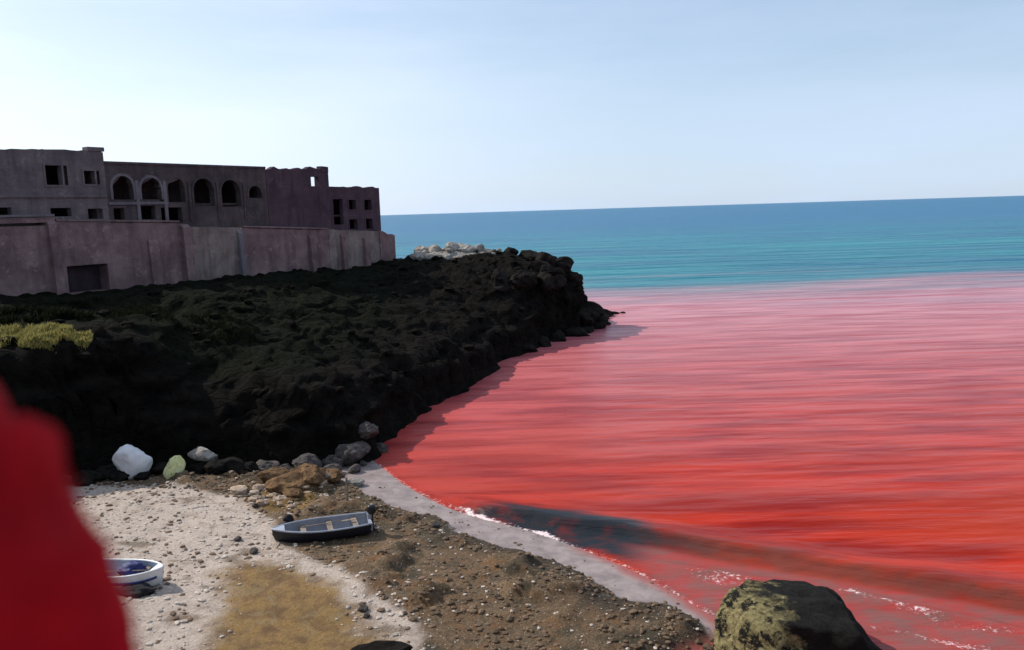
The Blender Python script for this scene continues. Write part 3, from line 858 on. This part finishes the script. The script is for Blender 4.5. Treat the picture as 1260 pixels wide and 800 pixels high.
# dark boulders at the foot of the cliff where the beach ends
foot = [(-13.4, 45.0, .55), (-12.3, 45.6, .95), (-11.0, 46.6, .7), (-10.0, 47.4, 1.05), (-12.0, 44.2, .32), (-10.7, 45.3, .5), (-9.3, 47.0, .3), (-14.6, 45.2, .8), (-9.3, 49.0, .8), (-8.6, 50.0, .5), (-12.9, 43.4, .26), (-11.5, 43.5, .38), (-10.1, 44.5, .24), (-9.5, 45.6, .42)]
for i, (xx, yy, s) in enumerate(foot):
    place_rock('foot_boulder', GREY_ME[i % 4], (xx, yy), (s * 1.1, s, s * .9), i * 1.3, (.1, .15), ('large dark grey boulder in the cluster where cliff and red water meet' if s > .65 else 'small dark grey boulder in the cluster where cliff and red water meet' if s < .4 else 'mid sized dark grey boulder in the cluster where cliff and red water meet'), 'boulders at the cliff foot')
for i, (xx, yy, s) in enumerate([(-16.2, 44.2, .9), (-16.9, 44.0, .8), (-22.9, 43.6, .8), (-23.6, 42.6, .8), (-15.2, 44.1, .6), (-20.1, 44.3, .7)]):
    place_rock('shaded_boulder', DARK_ME[i % 4], (xx, yy), (s, s, s * .8), i * 1.9, (.1, .1), 'black boulder in the cliff shadow at the back of the beach', 'black boulders in the cliff shadow')
me = rock_mesh('white_boulder', 511, 4, 6, (1.0, .9, 1.0), .10, M_ROCKW)
place_rock('white_boulder', me, (-21.45, 43.5), (1.05, 1.0, 1.05), 0.9, (0, 0), 'big rounded white boulder at the foot of the dark cliff', None, sink=-.25, cat='boulder')
for i, (xx, yy, s) in enumerate([(-21.9, 43.1, .62), (-20.8, 43.2, .55), (-21.4, 43.8, .6)]):  # stones added under the boulder to make its contact shade dark
    place_rock('gap_shade_rock', DARK_ME[i], (xx, yy), (s, s, s * .7), i * 2.0, (0, 0), 'black stone added to darken the gap beneath the big white boulder', 'black stones under the white boulder')
me = rock_mesh('yellow_boulder', 523, 4, 7, (.78, .7, 1.0), .14, M_ROCKY)
place_rock('yellow_boulder', me, (-19.15, 43.5), (0.78, .8, .84), 0.6, (0.0, 0.42), 'narrow leaning pale yellow boulder beside the white boulder', None, sink=.2, cat='boulder')
me = rock_mesh('grey_slab', 533, 3, 9, (1.2, .7, .6), .15, M_ROCKP)
place_rock('grey_slab', me, (-17.9, 44.6), (.85, .7, .7), -.3, (0.0, 0.1), 'pale grey slab of rock just behind the yellow boulder', None, sink=-.9)
# low rock carrying the slab
place_rock('slab_base_rock', DARK_ME[2], (-17.9, 44.8), (.9, .8, .9), .8, (0, 0), 'black rock that carries the pale grey slab', None, sink=.2)
# the large boulder in the shallows
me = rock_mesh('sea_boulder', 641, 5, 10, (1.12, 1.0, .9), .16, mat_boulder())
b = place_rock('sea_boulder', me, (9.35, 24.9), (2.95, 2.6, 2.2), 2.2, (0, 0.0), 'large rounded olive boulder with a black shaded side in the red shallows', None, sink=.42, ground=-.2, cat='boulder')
# stones along the bottom of the beach and scattered tan stones
me = rock_mesh('black_stone', 655, 3, 8, (1.3, .8, .55), .18, M_ROCKD)
place_rock('black_stone', me, (-4.65, 24.35), (.85, .6, .7), .2, (0, 0), 'black flat stone at the edge of the golden sand patch', None)
tans = [(-14.5, 40.4, .5), (-13.7, 41.0, .34), (-12.4, 41.6, .4), (-11.2, 41.0, .26), (-12.9, 42.2, .36), (-10.4, 42.4, .24)]
for i, (xx, yy, s) in enumerate(tans):
    place_rock('tan_stone', TAN_ME[i % 3], (xx, yy), (s, s, s * .85), i * 1.1, (.1, .05), 'tan stone among weed behind the dark boat', 'tan stones behind the dark boat')
M_ROCKB = mottled('brown_rock', (0.075, 0.042, 0.022), (0.24, 0.145, 0.075), 1.8, .92, 1.0, .12, c3=(0.03, 0.018, 0.012), spec=.08)
BR_ME = [rock_mesh('brown_outcrop', 700 + i, 3, 12, (1.2, 1.0, .65), .26, M_ROCKB) for i in range(3)]
for i, (xx, yy, s_) in enumerate([(-12.3, 41.3, .95), (-11.0, 41.9, .8), (-13.3, 42.4, .7), (-10.2, 42.9, .65), (-11.7, 43.0, .85), (-11.6, 40.1, .5)]):
    place_rock('brown_outcrop', BR_ME[i % 3], (xx, yy), (s_ * 1.1, s_, s_), i * 1.7, (.12, -.1), ('low rusty brown outcrop in the mound behind the dark boat' if s_ > .75 else 'smaller rusty brown rock at the edge of the mound behind the dark boat'), 'brown rock mound behind the boat', sink=.42)
me = rock_mesh('white_stone', 671, 2, 6, (1, .8, .6), .12, M_ROCKW)
place_rock('white_stone', me, (-12.6, 42.3), (.30, .26, .34), .2, (0, 0), 'small bright white stone below the dark grey boulders', None, sink=-.2)
me = rock_mesh('pale_stone', 677, 2, 6, (1.1, .9, .6), .12, M_ROCKP)
place_rock('pale_stone', me, (-9.0, 43.1), (.55, .42, .45), .5, (0, 0), 'pale flat stone on the grey wet sand below the cliff foot', None)
me = rock_mesh('brown_stone', 683, 2, 8, (1, .9, .7), .2, M_ROCKG)
for i, (xx, yy, s) in enumerate([(-10.9, 34.6, .22), (-11.0, 35.1, .2), (-10.5, 34.9, .16), (-10.9, 35.6, .18), (-5.7, 27.4, .2), (-5.5, 27.0, .14), (-13.0, 38.3, .2), (-12.4, 33.9, .2), (-11.3, 32.6, .22), (-3.9, 36.1, .24)]):
    place_rock('brown_stone', me, (xx, yy), s, i * 1.4, (.1, 0), 'small dark brown stone lying on the open sand', 'small dark stones on the sand')

# pebbles, shell bits and weed scraps: nobody could count them
def scatter(name, n, mat, label, accept, smin, smax, flat=0.6, seed=1, area=(-24, 8, 22, 45), cat='gravel'):
    r_ = np.random.default_rng(seed)
    px = r_.uniform(area[0], area[1], n * 6); py = r_.uniform(area[2], area[3], n * 6)
    ok = accept(px, py)
    px, py = px[ok][:n], py[ok][:n]
    zt = terrain(px, py)[0]
    k = len(px)
    bm = bmesh.new(); bmesh.ops.create_icosphere(bm, subdivisions=1, radius=1.0)
    bv = np.array([v.co[:] for v in bm.verts]); bf = np.array([[v.index for v in f.verts] for f in bm.faces]); bm.free()
    s = smin + (smax - smin) * r_.random(k) ** 3.6
    ang = r_.uniform(0, 6.28, k)
    j = 1 + r_.uniform(-.3, .3, (k, len(bv), 3))
    P = bv[None] * j * np.stack([s * r_.uniform(.8, 1.6, k), s, s * flat], 1)[:, None, :]
    ca, sa = np.cos(ang)[:, None], np.sin(ang)[:, None]
    Pv = np.stack([P[..., 0] * ca - P[..., 1] * sa + px[:, None], P[..., 0] * sa + P[..., 1] * ca + py[:, None], P[..., 2] + zt[:, None] + 0.15 * s[:, None]], -1)
    Fc = (bf[None] + (np.arange(k) * len(bv))[:, None, None]).reshape(-1, 3)
    o = mesh_np(name, Pv.reshape(-1, 3), Fc, mat)
    return tag(o, label, cat, kind='stuff')
def zone(px, py):
    zz_, wh, sd_, sc_, cd_ = terrain(px, py)
    return (wh == 0) & (sc_ > 0.05), sdist(px, py, PALE), sdist(px, py, GOLD)
def acc_dark(px, py):
    a, p, g = zone(px, py); return a & (p < .2) & (g < 0)
def acc_dark_clump(px, py):
    return acc_dark(px, py) & (fbm(px * .5, py * .5, octaves=4, seed=97) > -.05)
def acc_pale(px, py):
    a, p, g = zone(px, py); return a & (p > -.5) & (g < .3)
def acc_mid(px, py):
    a, p, g = zone(px, py); return a & (fbm(px * .42, py * .6, octaves=3, seed=99) > -.1) & (g < .1)
M_PD = mottled('dark_pebbles', (0.055, 0.036, 0.022), (0.18, 0.12, 0.072), 0.9, .9, 0, 0, obj=False)
M_PP = mottled('pale_pebbles', (0.36, 0.30, 0.25), (0.56, 0.49, 0.42), 0.9, .9, 0, 0, obj=False)
M_PB = mottled('brown_weed_bits', (0.09, 0.055, 0.035), (0.20, 0.13, 0.085), 0.9, .9, 0, 0, obj=False)
scatter('dark_gravel', 3400, M_PD, 'dark brown gravel covering the seaward half of the beach', acc_dark_clump, .015, .15, .6, 3)
scatter('pale_gravel', 3000, M_PP, 'pale pebbles spread over the light sand', acc_pale, .012, .11, .6, 4)
scatter('weed_scraps', 2600, M_PB, 'brown weed scraps and stones strewn across the sand', acc_mid, .012, .13, .45, 5)
def acc_rub(px, py):
    a, p, g = zone(px, py); return a & (np.exp(-((px + 12.2) / 2.4) ** 2 - ((py - 40.6) / 2.2) ** 2) + .3 * fbm(px * .9, py * .9, octaves=3, seed=98) > .4)
def acc_slope(px, py):
    zz_, wh, sd_, sc_, cd_ = terrain(px, py)
    return (wh == 1) & (cd_ > 1.0) & (zz_ > .5) & (fbm(px * .25, py * .25, octaves=3, seed=95) > -.1)
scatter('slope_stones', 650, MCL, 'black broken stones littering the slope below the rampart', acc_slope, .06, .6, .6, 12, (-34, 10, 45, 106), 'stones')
scatter('tan_rubble', 1500, M_ROCKT, 'tan and rust coloured rubble heaped behind the dark boat', acc_rub, .03, .30, .7, 8)
def acc_wet(px, py):
    zz_, wh, sd_, sc_, cd_ = terrain(px, py)
    return (wh == 0) & (sc_ < 0.1) & (sd_ > 0.15) & (fbm(px * .9, py * .9, octaves=3, seed=96) > .0)
scatter('wrack_line', 420, M_PD, 'dark pebbles and weed scraps stranded on the grey wet sand', acc_wet, .015, .10, .5, 9)
scatter('light_gravel_on_dark', 900, M_PP, 'light stones dotted through the dark gravel', acc_dark, .02, .09, .6, 6).name = 'light_gravel'

# ------------------------------------------------------------------ grass
def grass_patch(name, cx, cy, rx, ry, n, hgt, mat, label, seed, thin=0.02, thr=-.05):
    r_ = np.random.default_rng(seed)
    a = r_.uniform(0, 6.283, n); q = np.sqrt(r_.random(n))
    px, py = cx + rx * q * np.cos(a), cy + ry * q * np.sin(a)
    ok = fbm(px * .8, py * .8, octaves=3, seed=seed) > thr
    px, py = px[ok], py[ok]; n = len(px)
    zt, wh, *_ = terrain(px, py)
    h = hgt * r_.uniform(.45, 1.15, n) * (1 - .5 * q[ok] ** 3)
    d = r_.uniform(0, 6.283, n); lean = h * r_.uniform(.15, .7, n)
    w = thin * r_.uniform(.7, 1.5, n)
    wx, wy = -np.sin(d) * w, np.cos(d) * w
    lx, ly = np.cos(d) * lean, np.sin(d) * lean
    z0 = zt - .05
    P = np.stack([np.stack([px - wx, py - wy, z0], 1), np.stack([px + wx, py + wy, z0], 1),
                  np.stack([px + wx * .7 + lx * .4, py + wy * .7 + ly * .4, z0 + h * .62], 1), np.stack([px - wx * .7 + lx * .4, py - wy * .7 + ly * .4, z0 + h * .62], 1),
                  np.stack([px + lx, py + ly, z0 + h], 1)], 1)
    b = (np.arange(n) * 5)[:, None]
    Fc = np.concatenate([b + np.array([0, 1, 2]), b + np.array([0, 2, 3]), b + np.array([3, 2, 4])])
    return tag(mesh_np(name, P.reshape(-1, 3), Fc, mat), label, 'grass', kind='stuff')
def mat_grass(name, c1, c2):
    m = M(name)
    p = m.pos()
    m.base(m.mix(m.ramp(m.noise(p, 1.5, 5, .6), .35, .65), c1, c2)); m.rough(.8); m.spec(.06)
    tr = m.n('ShaderNodeBsdfTranslucent'); tr.inputs['Color'].default_value = (*c2, 1)
    ms = m.n('ShaderNodeMixShader'); ms.inputs[0].default_value = 0.35
    m.l(m.b.outputs[0], ms.inputs[1]); m.l(tr.outputs[0], ms.inputs[2]); m.l(ms.outputs[0], m.out.inputs[0])
    return m.m
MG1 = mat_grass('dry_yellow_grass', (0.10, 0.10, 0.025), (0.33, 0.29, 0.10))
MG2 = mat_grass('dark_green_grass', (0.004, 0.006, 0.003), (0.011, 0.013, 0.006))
grass_patch('yellow_grass', -29.8, 47.2, 4.8, 2.3, 20000, .5, MG1, 'sunlit yellow green grass on the knoll at the cliff lip', 31, .03, -.25)
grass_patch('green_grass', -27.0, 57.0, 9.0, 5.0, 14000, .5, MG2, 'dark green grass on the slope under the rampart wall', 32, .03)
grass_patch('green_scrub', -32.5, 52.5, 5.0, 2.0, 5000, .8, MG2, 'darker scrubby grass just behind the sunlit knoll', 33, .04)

# ------------------------------------------------------------------ boats
def paint(name, c, rough=.45, c2=None):
    return mottled(name, c, c2 or tuple(v * .75 for v in c), 2.5, rough, .15, .01, spec=.4)
M_NAVY = paint('navy_hull_paint', (0.012, 0.014, 0.022)); M_GUN = paint('blue_grey_paint', (0.40, 0.43, 0.50)); M_INN = paint('faded_grey_interior', (0.30, 0.31, 0.35), .7)
M_WHT = paint('white_boat_paint', (0.78, 0.79, 0.80), .4, (0.66, 0.68, 0.70)); M_BLU = paint('blue_boat_paint', (0.02, 0.035, 0.16), .5); M_LBL = paint('light_blue_interior', (0.42, 0.52, 0.62), .6)
M_WOOD = mottled('worn_thwart_wood', (0.16, 0.12, 0.09), (0.30, 0.24, 0.19), 6, .8, .3, .01); M_BLK = paint('black_engine_plastic', (0.018, 0.019, 0.022), .35); M_MET = paint('grey_metal', (0.25, 0.26, 0.28), .4)

def boat(name, loc, rz, L, beam, dep, mats, label, roll=0.0, pitch=0.0, motor=True, n_thwart=3):
    """bow towards local -x, transom at +x"""
    hullm, gunm, inm, stripe = mats
    root = empty(name, loc, rz)
    root.rotation_euler = (roll, pitch, rz)
    tag(root, label, 'boat', 'boats drawn up on the beach')
    NS, NK = 22, 9
    def ring(t, inset, lift):
        # t 0 bow .. 1 stern
        xx = (t - 0.5) * L
        wv = beam / 2 * (1 - (1 - min(1, t / .55)) ** 2.1) ** .75 * (1 - .16 * max(0, (t - .6) / .4) ** 2)
        wv = max(wv, 0.015) - inset
        wv = max(wv, 0.008)
        sheer = dep * (1 + .38 * (1 - t) ** 2.2 + .05 * t * t)
        keel = dep * .30 * max(0, 1 - t / .25) ** 2 + lift
        pts = []
        for k in range(-NK, NK + 1):
            a = k / NK
            b = abs(a)
            yy = wv * (1 - (1 - b) ** 2.0) ** .62 * (1 if a > 0 else -1)
            zz_ = keel + (sheer - keel) * b ** 2.1
            pts.append(Vector((xx - (0.18 * (1 - t) ** 3) * b * 1.0, yy if b else 0.0, zz_)))
        return pts
    def loft(bm, inset, lift, flip=False):
        rows = [[bm.verts.new(p) for p in ring(i / NS, inset, lift)] for i in range(NS + 1)]
        for i in range(NS):
            for k in range(2 * NK):
                f = (rows[i][k], rows[i][k + 1], rows[i + 1][k + 1], rows[i + 1][k])
                bm.faces.new(f[::-1] if flip else f)
        return rows
    bm = bmesh.new()
    rows = loft(bm, 0, 0); bm.faces.new(rows[-1])
    hull = obj_bm('hull', bm, hullm, root, True, recalc=True)
    bm = bmesh.new()
    rows = loft(bm, .05, .05, True); bm.faces.new(rows[-1][::-1])
    obj_bm('inner_lining', bm, inm, root, True, recalc=False)
    for sgn in (0, -1):
        bm = bmesh.new()
        path = [ring(i / NS, .02, 0)[sgn] + Vector((0, 0, .015)) for i in range(NS + 1)]
        tube(bm, path, .042, 8)
        obj_bm('gunwale', bm, gunm, root, True)
    if stripe:
        for sgn in (1, -1):
            bm = bmesh.new()
            path = [ring(i / NS, -.008, 0)[2 if sgn < 0 else -3] for i in range(1, NS + 1)]
            tube(bm, path, .05, 6)
            obj_bm('stripe_band', bm, stripe, root, True)
    bm = bmesh.new()
    a = ring(1, 0.0, 0)
    box(bm, L / 2 - .03, L / 2 + .045, a[0].y * .97, a[-1].y * .97, dep * .5, dep * 1.10)
    obj_bm('transom_board', bm, gunm, root)
    for i in range(n_thwart):
        t = .30 + .27 * i
        rr_ = ring(t, .06, 0)
        bm = bmesh.new()
        box(bm, rr_[0].x - .12, rr_[0].x + .12, rr_[0].y * .96, rr_[-1].y * .96, dep * .80, dep * .80 + .04)
        obj_bm('thwart', bm, M_WOOD, root)
    bm = bmesh.new()
    rr_ = ring(.12, .03, 0); r0 = ring(0.01, 0, 0)
    v = [bm.verts.new((p.x, p.y, p.z + .004)) for p in (r0[0], rr_[0], rr_[-1], r0[-1])]
    bm.faces.new(v)
    g = bmesh.ops.extrude_face_region(bm, geom=bm.faces[:])
    bmesh.ops.translate(bm, verts=[e for e in g['geom'] if isinstance(e, bmesh.types.BMVert)], vec=(0, 0, .03))
    obj_bm('foredeck', bm, gunm, root)
    bm = bmesh.new()
    tube(bm, [(-L * .49 + i * L * .98 / 8, 0, dep * .30 * max(0, 1 - (i / 8 + .01) / .25) ** 2 - .02) for i in range(9)], .035, 6)
    obj_bm('keel', bm, hullm, root)
    if motor:
        mo = None
        bm = bmesh.new()
        bmesh.ops.create_icosphere(bm, subdivisions=3, radius=1)
        for v in bm.verts:
            v.co = Vector((math.copysign(abs(v.co.x) ** .7, v.co.x) * .21, math.copysign(abs(v.co.y) ** .7, v.co.y) * .15, math.copysign(abs(v.co.z) ** .65, v.co.z) * .22))
            v.co += Vector((L / 2 + .12, 0, dep * 1.1 + .40))
        mo = obj_bm('outboard_motor', bm, M_BLK, root, True)
        bm = bmesh.new(); tube(bm, [(L / 2 + .12, 0, dep * 1.1 + .25), (L / 2 + .14, 0, dep * .45), (L / 2 + .16, 0, .12)], [.075, .055, .045], 10)
        obj_bm('motor_leg', bm, M_BLK, mo)
        bm = bmesh.new(); tube(bm, [(L / 2 - .05, 0, dep * 1.1 + .36), (L / 2 - .6, .05, dep * 1.1 + .42)], [.02, .026], 8)
        obj_bm('tiller', bm, M_BLK, mo)
        bm = bmesh.new(); box(bm, L / 2 - .07, L / 2 + .10, -.11, .11, dep * 1.1 + .0, dep * 1.1 + .2)
        obj_bm('clamp', bm, M_MET, mo)
        for k in range(3):
            bm = bmesh.new()
            an = k * 2.094
            c = Vector((L / 2 + .27, 0, .14))
            d = Vector((0, math.cos(an), math.sin(an))); e = Vector((.05, -math.sin(an) * .05, math.cos(an) * .05))
            pts = [c + e * .4, c + d * .06 + e, c + d * .12 + e * .5, c + d * .12 - e * .5, c + d * .06 - e, c - e * .4]
            v = [bm.verts.new(p) for p in pts]; bm.faces.new(v)
            g = bmesh.ops.extrude_face_region(bm, geom=bm.faces[:])
            bmesh.ops.translate(bm, verts=[q for q in g['geom'] if isinstance(q, bmesh.types.BMVert)], vec=(.012, 0, 0))
            obj_bm('propeller_blade', bm, M_MET, mo)
    return root
boat('fishing_boat', (-8.75, 34.55, terr_z(-8.75, 34.55) - .07), R(19), 4.1, 1.45, .56, (M_NAVY, M_GUN, M_INN, None),
     'open boat with black hull, blue grey rim and outboard motor on the sand', roll=R(5))
boat('rowing_boat', (-15.2, 29.5, terr_z(-15.2, 29.5) - .08), R(168), 3.0, 1.4, .60, (M_WHT, M_WHT, M_LBL, M_BLU),
     'small white rowing boat with blue band and pale blue inside', roll=R(-4), motor=False, n_thwart=2)
def heap(name, loc, size, seed, mat, label, cat, amp=.3):
    me = rock_mesh(name, seed, 4, 3, (1, 1, 1), amp, mat)
    o = bpy.data.objects.new(name, me); C.objects.link(o); o.location = loc; o.scale = size
    for q in me.vertices:
        if q.co.z < -.35: q.co.z = -.35
    return tag(o, label, cat)
M_TARP = mottled('navy_tarpaulin', (0.015, 0.02, 0.10), (0.03, 0.04, 0.16), 3, .5, .5, .05)
M_NET = mottled('dark_fishing_net', (0.012, 0.012, 0.014), (0.04, 0.036, 0.04), 9, .95, 1.0, .04)
heap('blue_tarpaulin', (-15.0, 29.55, terr_z(-15.0, 29.55) + .47), (.50, .38, .30), 811, M_TARP, 'crumpled navy blue tarpaulin bundled inside the white boat', 'tarpaulin', .35)
heap('fishing_net', (-14.4, 28.5, terr_z(-14.4, 28.5) + .06), (.75, .34, .22), 812, M_NET, 'heap of dark fishing net on the sand beside the white boat', 'net', .4)
heap('net_bag', (-10.75, 36.0, terr_z(-10.75, 36.0) + .10), (.24, .2, .30), 813, M_NET, 'dark net bag lying near the bow of the black boat', 'bag', .3)
heap('bundled_net', (-10.2, 35.6, terr_z(-10.2, 35.6) + .08), (.30, .18, .22), 814, M_NET, 'low dark net bundle touching the bow of the black boat', 'net', .3)
def oar(loc, rot, label):
    root = empty('oar', loc); root.rotation_euler = rot
    tag(root, label, 'oar', 'oars laid in the boats')
    bm = bmesh.new(); tube(bm, [(-1.0, 0, 0), (0, 0, 0), (.75, 0, 0)], [.022, .026, .02], 8); obj_bm('shaft', bm, M_WOOD, root, True)
    bm = bmesh.new(); box(bm, .7, 1.25, -.065, .065, -.009, .009); bmesh.ops.bevel(bm, geom=bm.edges[:], offset=.006, segments=1); obj_bm('blade', bm, M_WOOD, root)
zb_ = terr_z(-8.75, 34.55)
oar((-8.7, 34.75, zb_ + .50), (0, R(-2), R(14)), 'wooden oar lying along the seats of the black boat')
zb_ = terr_z(-15.2, 29.5)
oar((-15.0, 29.3, zb_ + .56), (0, R(2), R(176)), 'wooden oar lying across the seats of the white boat')
bm = bmesh.new()
rp = [(-10.72 + .55 * t + .10 * math.sin(t * 7), 33.75 - .9 * t + .12 * math.cos(t * 5)) for t in [i / 24 for i in range(25)]]
tube(bm, [(a, b, terr_z(a, b) + .025) for a, b in rp], .02, 6)
o = obj_bm('mooring_rope', bm, mottled('rope_fibre', (.34, .29, .21), (.22, .18, .13), 20, .9, .2, .005), None, True)
tag(o, 'thin pale rope trailing on the sand from the black boat', 'rope')
# mooring post behind the dark boat
bm = bmesh.new(); tube(bm, [(0, 0, -.3), (.01, 0, .6), (.02, 0.01, 1.35)], [.07, .065, .055], 8)
o = obj_bm('mooring_post', bm, M_WOOD); o.location = (-8.5, 38.6, terr_z(-8.5, 38.6))
tag(o, 'short dark wooden mooring post standing in gravel behind the boat', 'post')

# ------------------------------------------------------------------ person in red beside the camera
M_SKIN = mottled('skin', (0.42, 0.25, 0.17), (0.46, 0.28, 0.20), 20, .55, 0, 0)
M_REDC = mottled('red_cloth', (0.22, 0.001, 0.004), (0.46, 0.003, 0.010), 5, .85, .3, .01, spec=.15)
M_TROU = mottled('dark_trousers', (0.02, 0.02, 0.028), (0.035, 0.035, 0.045), 8, .9, .2, .005)
M_HAIR = mottled('dark_hair', (0.010, 0.008, 0.007), (0.022, 0.017, 0.014), 30, .5, .4, .004)
M_SHOE = mottled('dark_shoe', (0.03, 0.028, 0.026), (0.05, 0.045, 0.04), 8, .6, .1, .003)
M_EYE = mottled('eye_white', (0.75, 0.74, 0.72), (0.70, 0.69, 0.67), 9, .2, 0, 0)

def skin_obj(name, verts, edges, rad, root_i, mat, parent, sub=2):
    me = bpy.data.meshes.new(name)
    me.from_pydata(verts, edges, [])
    ob = bpy.data.objects.new(name, me); C.objects.link(ob)
    sk = ob.modifiers.new('skin', 'SKIN'); sk.use_smooth_shade = True
    for i, r_ in enumerate(rad):
        d = me.skin_vertices[0].data[i]
        d.radius = r_ if isinstance(r_, tuple) else (r_, r_); d.use_root = (i == root_i)
    sb = ob.modifiers.new('sub', 'SUBSURF'); sb.levels = sub; sb.render_levels = sub
    dg = bpy.context.evaluated_depsgraph_get()
    m2 = bpy.data.meshes.new_from_object(ob.evaluated_get(dg))
    ob.modifiers.clear(); ob.data = m2; m2.name = name
    m2.materials.clear(); m2.materials.append(mat)
    m2.polygons.foreach_set('use_smooth', np.ones(len(m2.polygons), bool))
    ob.parent = parent
    return ob

PX, PY = -0.735, 0.86
per = empty('person', (PX, PY, terr_z(PX, PY)), R(-6))
tag(per, 'person in a red hooded top standing on the hillside, seen out of focus', 'person')
v = []; e = []; rr = []
def add(p, r_, prev=None):
    v.append(p); rr.append(r_)
    if prev is not None: e.append((prev, len(v) - 1))
    return len(v) - 1
pel = add((0, 0, .92), (.135, .10)); sp1 = add((0, 0, 1.08), (.12, .09), pel); ch = add((0, 0, 1.25), (.14, .10), sp1); nb = add((0, -.005, 1.40), (.075, .07), ch)
nk = add((0, .005, 1.46), .052, nb); jaw = add((0, .03, 1.515), (.062, .07), nk); hd = add((0, .02, 1.585), (.076, .092), jaw); tp = add((0, .012, 1.645), (.058, .07), hd)
for s in (1, -1):
    sh = add((s * .165, 0, 1.355), .062, ch); el = add((s * .245, -.02, 1.09), .042, sh); wr = add((s * .265, .06, .87), (.03, .024), el); pm = add((s * .268, .085, .80), (.018, .036), wr)
    for k, (dy, ln) in enumerate(((-.030, .060), (-.010, .075), (.011, .080), (.031, .070))):
        a = add((s * .270, .092 + dy, .755), .0095, pm); b_ = add((s * .266, .096 + dy, .755 - ln * .5), .0088, a); add((s * .255, .098 + dy, .755 - ln), .0078, b_)
    a = add((s * .258, .128, .80), .0105, pm); b_ = add((s * .250, .148, .775), .0095, a); add((s * .246, .152, .748), .0085, b_)
    hp = add((s * .09, 0, .87), (.088, .088), pel); kn = add((s * .10, .012, .48), .056, hp); an = add((s * .105, -.015, .09), .038, kn); add((s * .115, .12, .04), (.042, .03), an)
body = skin_obj('body', v, e, rr, 0, M_SKIN, per)
# jacket with loose sleeves and hood
v = []; e = []; rr = []
a0 = add((0, 0, .80), (.185, .145)); a1 = add((0, 0, 1.0), (.165, .13), a0); a2 = add((0, 0, 1.24), (.185, .14), a1); a3 = add((0, -.005, 1.40), (.12, .10), a2)
for s in (1, -1):
    sh = add((s * .182, 0, 1.378), .094, a2); m1 = add((s * .222, -.012, 1.22), .086, sh); el = add((s * .250, -.02, 1.08), .074, m1); add((s * .272, .055, .89), .052, el)
jk = skin_obj('jacket', v, e, rr, 0, M_REDC, per, 3)
for q in jk.data.vertices:
    c = q.co
    q.co = c + q.normal * (.030 * mnoise.noise(Vector((c.x * 7, c.y * 7, c.z * 15))) + .008 * mnoise.noise(c * 24))
bm = bmesh.new()
NR, NT = 28, 12
rows = []
for i in range(NR):
    t = 2 * math.pi * i / NR
    back = max(0, -math.sin(t))
    Rm = .100 + .02 * back; rt = .062 + .028 * back
    rows.append([bm.verts.new(((Rm + rt * math.cos(p)) * math.cos(t), (Rm + rt * math.cos(p)) * math.sin(t) * 1.0 - .01, 1.435 + .02 * back + rt * 1.05 * math.sin(p) + .008 * math.sin(5 * t + p * 2))) for p in [2 * math.pi * k / NT for k in range(NT)]])
for i in range(NR):
    for k in range(NT):
        bm.faces.new((rows[i][k], rows[(i + 1) % NR][k], rows[(i + 1) % NR][(k + 1) % NT], rows[i][(k + 1) % NT]))
obj_bm('hood', bm, M_REDC, per, True)
for s in (1, -1):
    v = []; e = []; rr = []
    a0 = add((s * .07, 0, .90), (.11, .115)); a1 = add((s * .095, 0, .75), .098, a0); a2 = add((s * .10, .012, .48), .076, a1); add((s * .105, -.012, .10), .062, a2)
    skin_obj('trouser_leg', v, e, rr, 0, M_TROU, per)
    v = []; e = []; rr = []
    a0 = add((s * .105, -.045, .05), (.045, .05)); a1 = add((s * .108, .04, .045), (.048, .045), a0); add((s * .118, .15, .035), (.045, .033), a1)
    skin_obj('shoe', v, e, rr, 0, M_SHOE, per)
bm = bmesh.new(); bmesh.ops.create_icosphere(bm, subdivisions=4, radius=1)
for q in bm.verts:
    c = q.co.copy()
    n_ = 1 + .05 * mnoise.noise(c * 6)
    q.co = Vector((c.x * .098 * n_, c.y * .118 * n_ + .002, c.z * .118 * n_ + 1.60))
bmesh.ops.delete(bm, geom=[q for q in bm.verts if (q.co.y > .055 and q.co.z < 1.66) or q.co.z < 1.50], context='VERTS')
obj_bm('hair', bm, M_HAIR, per, True)
for s in (1, -1):
    bm = bmesh.new(); bmesh.ops.create_uvsphere(bm, u_segments=10, v_segments=8, radius=.0125)
    bmesh.ops.translate(bm, verts=bm.verts, vec=(s * .032, .100, 1.585)); obj_bm('eye', bm, M_EYE, per, True)
    bm = bmesh.new(); bmesh.ops.create_icosphere(bm, subdivisions=2, radius=1)
    for q in bm.verts: q.co = Vector((q.co.x * .012 + s * .088, q.co.y * .022 + .015, q.co.z * .032 + 1.575))
    obj_bm('ear', bm, M_SKIN, per, True)
bm = bmesh.new(); bmesh.ops.create_icosphere(bm, subdivisions=2, radius=1)
for q in bm.verts: q.co = Vector((q.co.x * (.016 - q.co.z * .006), q.co.y * .02 + .112 - q.co.z * .006, q.co.z * .028 + 1.56))
obj_bm('nose', bm, M_SKIN, per, True)
bm = bmesh.new(); bmesh.ops.create_icosphere(bm, subdivisions=2, radius=1)
for q in bm.verts: q.co = Vector((q.co.x * .026, q.co.y * .01 + .098, q.co.z * .008 + 1.518))
obj_bm('mouth', bm, mottled('lips', (.36, .14, .11), (.33, .12, .10), 20, .5, 0, 0), per, True)
